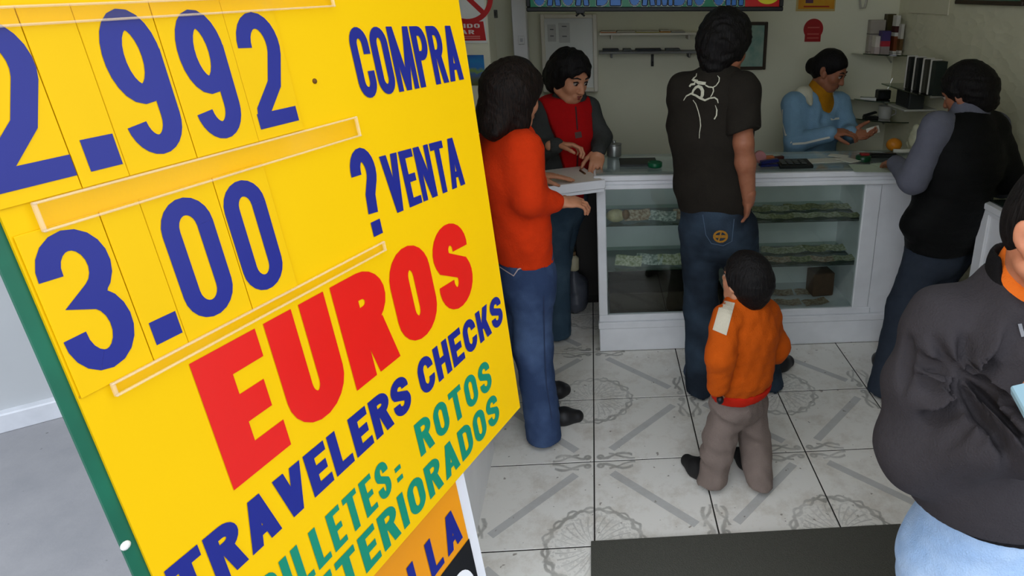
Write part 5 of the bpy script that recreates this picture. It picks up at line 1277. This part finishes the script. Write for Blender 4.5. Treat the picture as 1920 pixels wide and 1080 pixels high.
for (px, dy, w_, hh_, dd, bands, lab) in (
        (1640, .10, .016, .052, .03, [(214, 208, 196), (.0, .35, (190, 176, 170))], 'narrow white pack at the left of the corner shelf'),
        (1655, .12, .028, .068, .03, [(70, 58, 110), (.0, .30, (150, 140, 136)), (.30, .55, (176, 40, 56))], 'purple and pink pack in the middle of the corner shelf'),
        (1674, .12, .014, .115, .028, [(214, 212, 200), (.55, .72, (70, 28, 26)), (.05, .45, (120, 62, 30))], 'tall white and brown pack on the corner shelf'),
        (1684, .16, .010, .09, .028, [(200, 196, 184), (.1, .5, (96, 70, 34))], 'slim pack at the right end of the corner shelf')):
    c = at(px, 101, YB - dy); c[2] = Z1
    carton(c, (1, 0, 0), (w_, dd, hh_), bands, lab, 'box', 'packs on the corner shelf')
c = at(1638, 101, YB - .04); c[2] = Z1; carton(c, (1, 0, 0), (.05, .025, .10), [(168, 160, 148), (.55, .58, (90, 86, 80))], 'greyish box standing behind the packs on the corner shelf', 'box', 'packs on the corner shelf')
c = at(1666, 60, YB - .035); c[2] = Z1; carton(c, (1, 0, 0), (.028, .028, .118), [(66, 58, 28), (.1, .2, (90, 80, 40))], 'olive box standing behind the purple pack', 'box', 'packs on the corner shelf')
# open glass shelf on the right wall with four dark binders
Xs = XR - .001
q0, q1 = ax(1698, 160, XR - .08), ax(1752, 166, XR - .08); zsh = (q0[2] + q1[2]) / 2 - .01
ws = thing('glass_wall_shelf', (XR, (q0[1] + q1[1]) / 2, zsh - .008), 'glass shelf on the right wall holding four dark binders', 'shelf')
bx((XR - .20, q1[1] - .05, zsh - .008), (Xs, q0[1] + .08, zsh), 'glass_plate', GSH, ws)
for y in (q1[1], q0[1]): bx((XR - .1, y - .006, zsh - .03), (Xs, y + .006, zsh - .008), 'bracket', mat('white_bracket', (180, 180, 168), .5, 0), ws)
for k, (px, top) in enumerate(((1699, 105), (1714, 107), (1730, 110), (1746, 113))):
    p0 = ax(px, 160, XR - .15); hgt = ax(px, top, XR - .15)[2] - zsh; wy = .017 if k < 3 else .026
    t = thing('binder', (XR - .1, p0[1], zsh), ['dark binder nearest the corner on the glass wall shelf', 'second dark binder from the corner on the glass wall shelf', 'third olive binder from the corner on the glass wall shelf', 'thickest dark green binder at the open end of the glass wall shelf'][k], 'binder', 'binders on the glass wall shelf')
    cv = mat('binder_cover', (208, 206, 194), .5, .04); bm = mat('binder_%d' % k, ((20, 22, 20), (20, 24, 22), (52, 52, 40), (22, 34, 28))[k], .5, .05)
    MB().box((XR - .15, p0[1] - wy, zsh + .0006), (XR - .09, p0[1] + wy, zsh + hgt)).build('spine', bm, t)
    MB().box((XR - .154, p0[1] + wy, zsh + .0006), (XR - .09, p0[1] + wy + .010, zsh + hgt + .006)).build('cover', cv, t)
    if k == 3: MB().box((XR - .154, p0[1] - wy - .006, zsh + .0006), (XR - .09, p0[1] - wy, zsh + hgt)).build('cover', bm, t)
# dark loudspeaker-like box under that shelf on its bracket
q = ax(1712, 200, XR - .1); sp_ = thing('dark_box', (XR - .1, q[1], q[2]), 'dark grey box on a small plate under the binder shelf', 'box')
hgt = ax(1712, 166, XR - .1)[2] - q[2]
MB().box((XR - .17, q[1] - .09, q[2]), (XR - .08, q[1] + .09, q[2] + hgt)).build('casing', mat('dark_plastic', (44, 48, 46), .5, .08), sp_)
MB().box((XR - .176, q[1] - .075, q[2] + .012), (XR - .17, q[1] + .075, q[2] + hgt - .012)).build('front', mat('dark_grille', (30, 32, 32), .7, .1, 200), sp_)
bx((XR - .2, q[1] - .10, q[2] - .012), (Xs, q[1] + .12, q[2] - .001), 'plate', mat('white_bracket', (180, 180, 168), .5, 0), sp_)
Z3 = corner_shelf(1640, 186, .34, 'quarter-round glass corner shelf with a small black radio')
p = at(1655, 182, YB - .2); p[2] = Z3
rd = thing('radio', p, 'small black radio on the middle corner shelf', 'radio')
MB().obox(p + A(0, 0, .031), (1, 0, 0), (0, 1, 0), (0, 0, 1), (.042, .03, .030), .006).build('case', mat('black_plastic', (20, 24, 22), .4, .05), rd)
MB().lathe(p + A(-.016, -.031, .03), [(.017, 0), (.017, .003), (.012, .004)], 18, (0, -1, 0)).build('speaker', MATS['dark_grille'], rd)
MB().tube([p + A(.035, .02, .06), p + A(.06, .02, .13)], .0015, 6).build('antenna', mat('chrome', (190, 190, 190), .2, 0, metal=1), rd)
p = at(1628, 184, YB - .18); p[2] = Z3; tag(MB().obox(p + A(0, 0, .005), nrm((.9, -.4, 0)), nrm((.4, .9, 0)), (0, 0, 1), (.05, .035, .0045)).build('notepad', PAPER), 'white notepad beside the black radio', 'notepad')
Z4 = corner_shelf(1645, 222, .34, 'lowest quarter-round glass corner shelf with a white mug')
p = at(1658, 220, YB - .22); p[2] = Z4
mg = thing('mug', p, 'pale grey mug on the lowest corner shelf', 'mug'); MU = mat('mug_glaze', (178, 178, 168), .3, .04)
MB().lathe(p, [(.034, .0006), (.04, .01), (.042, .085), (.038, .085), (.036, .012), (.001, .011)], 24).build('cup', MU, mg, True); MB().tube([p + A(.04, -.01, .07), p + A(.066, -.014, .06), p + A(.066, -.014, .035), p + A(.04, -.01, .022)], .005).build('handle', MU, mg, True)
p = at(1632, 221, YB - .2); p[2] = Z4
hd_ = thing('black_punch', p, 'black hole punch beside the mug on the lowest corner shelf', 'hole punch'); MB().obox(p + A(0, 0, .008), (1, 0, 0), (0, 1, 0), (0, 0, 1), (.045, .025, .0075)).build('base', MATS['black_plastic'], hd_); MB().obox(p + A(-.005, 0, .03), nrm((1, 0, .3)), (0, 1, 0), nrm((-.3, 0, 1)), (.042, .016, .006)).build('lever', MATS['black_plastic'], hd_)

# ------------------------------------------------------------------ things on the counter top
ZT = CT + .0006
def on_top(px, py): return az(px, py, CT)
# black desk pad at the left, green stamp pad, metal canister behind
p, q = on_top(1165, 303), on_top(1215, 292)
tag(MB().box((p[0] - .01, 3.22, ZT), (q[0] + .03, 3.36, ZT + .012)).build('desk_pad', mat('black_pad', (34, 38, 38), .5, .06)), 'black flat tray on the left end of the glass counter top', 'tray')
p = on_top(1228, 313)
st = thing('ink_pad', p, 'round green sponge pot beside the black tray', 'sponge pot'); MB().lathe(A(p[0], p[1], ZT), [(.034, 0), (.036, .004), (.036, .024), (.03, .026), (.03, .020), (.001, .020)], 24).build('pot', mat('green_plastic', (16, 96, 62), .35, .05), st, True)
MB().lathe(A(p[0], p[1], ZT + .014), [(.029, 0), (.029, .009), (.02, .012), (.001, .012)], 20).build('sponge', mat('sponge_green', (30, 110, 76), .9, .15, 90), st, True)
p = at(1152, 288, 3.42); p = A(p[0], 3.46, ZT)
mc = thing('metal_canister', p, 'brushed metal canister with a knob lid behind the counter end', 'canister'); ST = mat('steel', (150, 152, 148), .35, .1, 30, metal=.7)
MB().lathe(p, [(.036, 0), (.038, .003), (.038, .058), (.036, .06)], 24).build('body', ST, mc, True); MB().lathe(p + A(0, 0, .06), [(.040, 0), (.040, .006), (.02, .010), (.006, .012), (.012, .02), (.001, .024)], 24).build('lid', ST, mc, True)
# rolls and stamps right of the tall man
p = on_top(1424, 306); tp = thing('pink_tape', p, 'roll of pink tape standing beside the tall man\'s elbow', 'tape'); PKM = mat('pink_paper', (206, 140, 140), .7, .05)
MB().lathe(A(p[0], p[1], ZT + .032) + A(0, -.012, 0), [(.016, 0), (.031, 0), (.031, .024), (.016, .024)], 24, (0, 1, 0)).build('roll', PKM, tp, True)
p = on_top(1443, 308); tag(MB().obox(A(p[0], p[1] + .05, ZT + .016), (1, 0, 0), (0, 1, 0), (0, 0, 1), (.034, .016, .0155)).build('orange_box', mat('orange_card', (196, 110, 60), .6, .06)), 'small orange carton on the counter beside the pink roll', 'box')
p = on_top(1442, 312); bt = thing('blue_stapler', p, 'dark blue stapler in front of the orange carton', 'stapler'); BM = mat('blue_plastic', (22, 30, 92), .35, .06)
MB().obox(A(p[0], p[1], ZT + .007), (1, .1, 0), (-.1, 1, 0), (0, 0, 1), (.05, .018, .0065)).build('base', BM, bt); MB().obox(A(p[0], p[1], ZT + .026), nrm((1, .1, .1)), (-.1, 1, 0), nrm((-.1, 0, 1)), (.046, .014, .008)).build('arm', BM, bt)
p = on_top(1490, 312); cal = thing('calculator', p, 'black desk calculator on the counter in front of the blue-jacketed cashier', 'calculator')
MB().obox(A(p[0], p[1] + .02, ZT + .009), (1, 0, 0), (0, 1, .08), (0, -.08, 1), (.085, .055, .008)).build('body', mat('black_plastic', (20, 24, 22), .4, .05), cal)
for i in range(4):
    for j in range(3): MB().obox(A(p[0] - .06 + .034 * i, p[1] - .012 + .026 * j, ZT + .0195 + .001 * j), (1, 0, 0), (0, 1, 0), (0, 0, 1), (.012, .008, .002)).build('key', mat('grey_key', (70, 74, 72), .5, 0), cal)
p = on_top(1462, 304); tag(MB().obox(A(p[0], p[1] + .03, ZT + .012), nrm((.9, .3, 0)), nrm((-.3, .9, 0)), (0, 0, 1), (.03, .012, .0115)).build('rubber_stamp_box', mat('dark_red_case', (70, 30, 26), .5, .08)), 'small dark red case between the orange carton and the calculator', 'case')
for k, (px, py, w_, d_, rot, lab) in enumerate(((1545, 302, .10, .045, .1, 'wide white paper sheet before the blue-jacketed cashier'), (1572, 294, .05, .03, -.6, 'folded pale slip under the blue-jacketed cashier\'s hands'), (1590, 303, .04, .05, .5, 'small pale receipt left of the green ink pot'))):
    p = on_top(px, py); a_ = A(math.cos(rot), math.sin(rot), 0)
    tag(MB().obox(A(p[0], p[1], ZT + .002 + .003 * k), a_, A(-a_[1], a_[0], 0), (0, 0, 1), (w_, d_, .0015)).build('paper_sheet', mat('paper_pale', (206, 206, 192), .8, .04)), lab, 'paper', 'papers on the glass counter')
p = on_top(1618, 302); gi = thing('ink_pot', p, 'dark green ink pot with a red stamp on the right of the counter', 'ink pot'); MB().lathe(A(p[0], p[1], ZT), [(.036, 0), (.038, .004), (.038, .026), (.03, .03), (.001, .03)], 24).build('pot', mat('dark_green_plastic', (10, 62, 34), .35, .05), gi, True); MB().obox(A(p[0] + .004, p[1], ZT + .036), (1, 0, 0), (0, 1, 0), (0, 0, 1), (.022, .014, .006)).build('stamp', mat('stamp_red', (130, 30, 30), .5, 0), gi)
p = on_top(1655, 296); bc = thing('black_tray', p, 'black pen tray at the right end of the counter', 'tray'); MB().obox(A(p[0], p[1] + .02, ZT + .008), nrm((1, -.1, 0)), nrm((.1, 1, 0)), (0, 0, 1), (.085, .035, .0075)).build('tray', MATS['black_plastic'], bc); MB().tube([A(p[0] - .06, p[1] + .01, ZT + .019), A(p[0] + .07, p[1] + .0, ZT + .019)], .004).build('pen', MATS['black_plastic'], bc)
p = on_top(1668, 280); tag(MB().ell((p[0], min(p[1], 3.46), ZT + .036), (.042, .040, .036), 18).build('orange_fruit', mat('orange_peel', (206, 128, 22), .5, .08, 60, .3, 120), None, True), 'round orange fruit lying behind the black pen tray', 'fruit')
S = Sdf(0.007); pb = A(p[0] + .115, 3.42, ZT)
S.rc(pb + A(0, 0, .05), pb + A(.03, .0, .06), .05, .045, .03); S.rc(pb + A(0, 0, .06), pb + A(-.02, .0, .14), .05, .018, .03); S.rc(pb + A(.03, 0, .06), pb + A(.05, .0, .13), .04, .012, .03); S.cut(pb, (0, 0, -1)); S.fold = (.006, 50, 77)
o, _ = mesh_obj('plastic_bag', [S], mat('bag_plastic', (190, 190, 160), .3, .1, 20), None, pb); tag(o, 'crumpled translucent plastic bag standing behind the orange fruit', 'bag')
for k, (px, py, rot, lab) in enumerate(((1645, 320, -.15, 'large pale sheet under glass edge near the vested man\'s elbow'), (1690, 316, .2, 'second pale sheet beside the vested man\'s sleeve'))):
    p = on_top(px, py); a_ = A(math.cos(rot), math.sin(rot), 0); tag(MB().obox(A(p[0], p[1] + .04, ZT + .001 + .002 * k), a_, A(-a_[1], a_[0], 0), (0, 0, 1), (.11, .075, .0008)).build('paper_sheet', mat('sheet_green', (176, 190, 168), .6, .05)), lab, 'paper', 'papers on the glass counter')
p = on_top(1700, 288); tag(MB().tube([A(p[0] - .07, p[1] + .01, ZT + .012), A(p[0] + .05, p[1], ZT + .012)], .0115, 12).build('paper_roll', mat('roll_white', (206, 206, 192), .6, .03), None, True), 'thin white paper roll by the plastic bag', 'paper roll')

# ------------------------------------------------------------------ banknotes and cards inside the display case
def note_mat(name, c1, c2):
    g = NT(name); f = g.noise(g.pos(), 70, 3, .6); c = g.mix(g.ramp(f, .38, .62), lin(c1), lin(c2)); g.base(c); g.set(.7, .2); MATS[name] = g.m; return g.m
NM = [note_mat('note_green', (140, 148, 112), (200, 200, 176)), note_mat('note_grey', (124, 138, 130), (204, 210, 200)), note_mat('note_brown', (142, 116, 92), (200, 184, 160)), note_mat('note_olive', (104, 114, 72), (172, 174, 136))]
def note_mesh(m):
    g = MB()
    for i in range(6):
        a, b = -.07 + .14 * i / 6, -.07 + .14 * (i + 1) / 6; za, zb_ = .004 * math.sin(i * 1.3), .004 * math.sin((i + 1) * 1.3)
        g.poly([(a, -.032, za), (b, -.032, zb_), (b, .032, zb_), (a, .032, za)]); g.poly([(a, .032, za - .0008), (b, .032, zb_ - .0008), (b, -.032, zb_ - .0008), (a, -.032, za - .0008)])
    me = bpy.data.meshes.new('banknote'); me.from_pydata(g.v, [], g.f); me.materials.append(m); return me
NME = [note_mesh(m) for m in NM]
def notes(z, x0, x1, n, lab, grp, lean=0.55, kinds=(0, 1, 3), rows=2):
    for i in range(n):
        x = x0 + (x1 - x0) * (i + .5) / n
        for row in range(rows):
            o = bpy.data.objects.new('banknote', NME[rnd.choice(kinds)]); COL.objects.link(o)
            y = CY0 + .12 + row * .13 + rnd.uniform(-.01, .01); ln_ = lean * (0.4 + .6 * row if rows > 1 else 1) * rnd.uniform(.7, 1.2)
            o.location = (x + rnd.uniform(-.012, .012), y, z + .008 + .032 * math.sin(ln_)); o.rotation_euler = (ln_, 0, rnd.uniform(-.25, .25)); tag(o, lab, 'banknote', grp)
notes(ZS[1], .16, .52, 3, 'creased old banknote displayed on the upper shelf left of the tall man', 'old notes upper shelf left', .8, (1, 2), 1)
notes(ZS[1], .80, 1.36, 5, 'green banknote laid out on the upper shelf right of the tall man', 'green notes upper shelf right', .15, (0, 3))
notes(ZS[0], .10, .55, 4, 'crumpled grey-green banknote on the lower shelf left of the tall man', 'notes lower shelf left', .7, (1, 3, 0), 1)
notes(ZS[0], .90, 1.36, 4, 'brown or olive banknote on the lower shelf right of the boy\'s head', 'notes lower shelf right', .2, (2, 3, 0))
notes(z_rail - .022, .95, 1.25, 2, 'reddish banknote lying on the floor of the display case', 'notes case floor', .1, (2,))
p = at(1155, 408, 3.17); cs = thing('carved_figure', (p[0], 3.2, ZS[1]), 'cream and ochre shell ornament on the upper shelf of the case', 'ornament')
MB().ell((p[0], 3.2, ZS[1] + .034), (.05, .03, .034), 16).build('shell', mat('shell_cream', (196, 182, 140), .5, .15, 40), cs, True); MB().ell((p[0] + .05, 3.19, ZS[1] + .042), (.022, .02, .026), 14).build('rim', mat('shell_brown', (130, 96, 56), .5, .15, 60), cs, True)
tag(MB().box((.06, CY0 + .06, z_rail - .0235), (.66, CY1 - .03, at(1200, 552, 3.13)[2])).build('brown_cloth_stack', fabric('dark_brown_felt', (62, 54, 44), .6, 120, .15)), 'dark brown felt-covered block on the floor of the display case', 'felt block')
p = at(1590, 560, 3.3); tag(MB().obox((1.24, 3.33, z_rail - .022 + .07), (1, .1, 0), (-.1, 1, 0), (0, 0, 1), (.06, .05, .068)).build('brown_box', mat('brown_card', (98, 74, 56), .7, .1, 30)), 'brown cardboard box at the right end of the display case floor', 'box')
# ------------------------------------------------------------------ behind the flap: dark block added for the darkness there, and a bag
dk = thing('flap_dark_block', (-.03, 3.9, 0), 'dark block added for the darkness under the counter flap', 'cabinet'); DK = mat('flap_darkness', (30, 27, 25), .6, .15, 10)
bx((-.13, 3.66, .02), (.50, 4.05, .74), 'body', DK, dk); bx((-.14, 3.65, .74), (.51, 4.06, .765), 'top', DK, dk); bx((-.12, 3.648, .06), (.18, 3.66, .72), 'door', mat('flap_darkness_front', (36, 32, 29), .5, .1, 12), dk); bx((.20, 3.648, .06), (.49, 3.66, .72), 'door', MATS['flap_darkness_front'], dk); bx((-.12, 3.67, 0), (.50, 4.04, .02), 'base', DK, dk)
S = Sdf(0.008); pb = az(1071, 538, 0); pb = A(pb[0] + .035, min(pb[1], 3.56), 0)
S.rc(pb + A(0, 0, .07), pb + A(.02, .02, .16), .075, .065, .04); S.rc(pb + A(0, 0, .16), pb + A(0, 0, .26), .05, .02, .03); S.cut(pb + A(0, 0, .001), (0, 0, -1)); S.fold = (.006, 46, 71)
o, _ = mesh_obj('shopping_bag', [S], mat('grey_plastic', (78, 82, 92), .4, .15, 20), None, pb); tag(o, 'dark grey shopping bag on the floor beneath the counter flap', 'bag')
bo = thing('cream_bottle', pb + A(-.03, -.0, .27), 'cream bottle standing on the dark bag', 'bottle'); MB().lathe(pb + A(-.0, -.01, .272), [(.028, 0), (.03, .01), (.03, .07), (.012, .09)], 18).build('bottle_body', mat('cream_plastic', (190, 182, 150), .4, .05), bo, True); MB().lathe(pb + A(-.0, -.01, .362), [(.014, 0), (.014, .02), (.001, .021)], 16).build('cap', mat('cap_brown', (120, 90, 60), .5, 0), bo, True)
# left button of the door bell on the door post
p = at(978, 75, 4.1); sw = thing('wall_switch', p + A(0, 0, -.02), 'small white switch on the door post', 'switch'); MB().obox(p + A(0, -.006, 0), (1, 0, 0), (0, 1, 0), (0, 0, 1), (.018, .005, .024)).build('plate', WHITE_PAINT, sw); MB().obox(p + A(0, -.0125, 0), (1, 0, 0), (0, 1, 0), (0, 0, 1), (.007, .003, .010)).build('button', mat('switch_grey', (170, 172, 178), .5, 0), sw)
p = at(927, 26, YB); ou = thing('wall_socket', p + A(0, 0, -.02), 'small grey wall socket beside the white column', 'socket'); MB().obox(p + A(0, -.006, 0), (1, 0, 0), (0, 1, 0), (0, 0, 1), (.02, .005, .024)).build('plate', mat('socket_grey', (96, 98, 92), .5, .1), ou); MB().obox(p + A(0, -.012, .0), (1, 0, 0), (0, 1, 0), (0, 0, 1), (.010, .002, .012)).build('insert', mat('socket_dark', (60, 62, 58), .5, 0), ou)
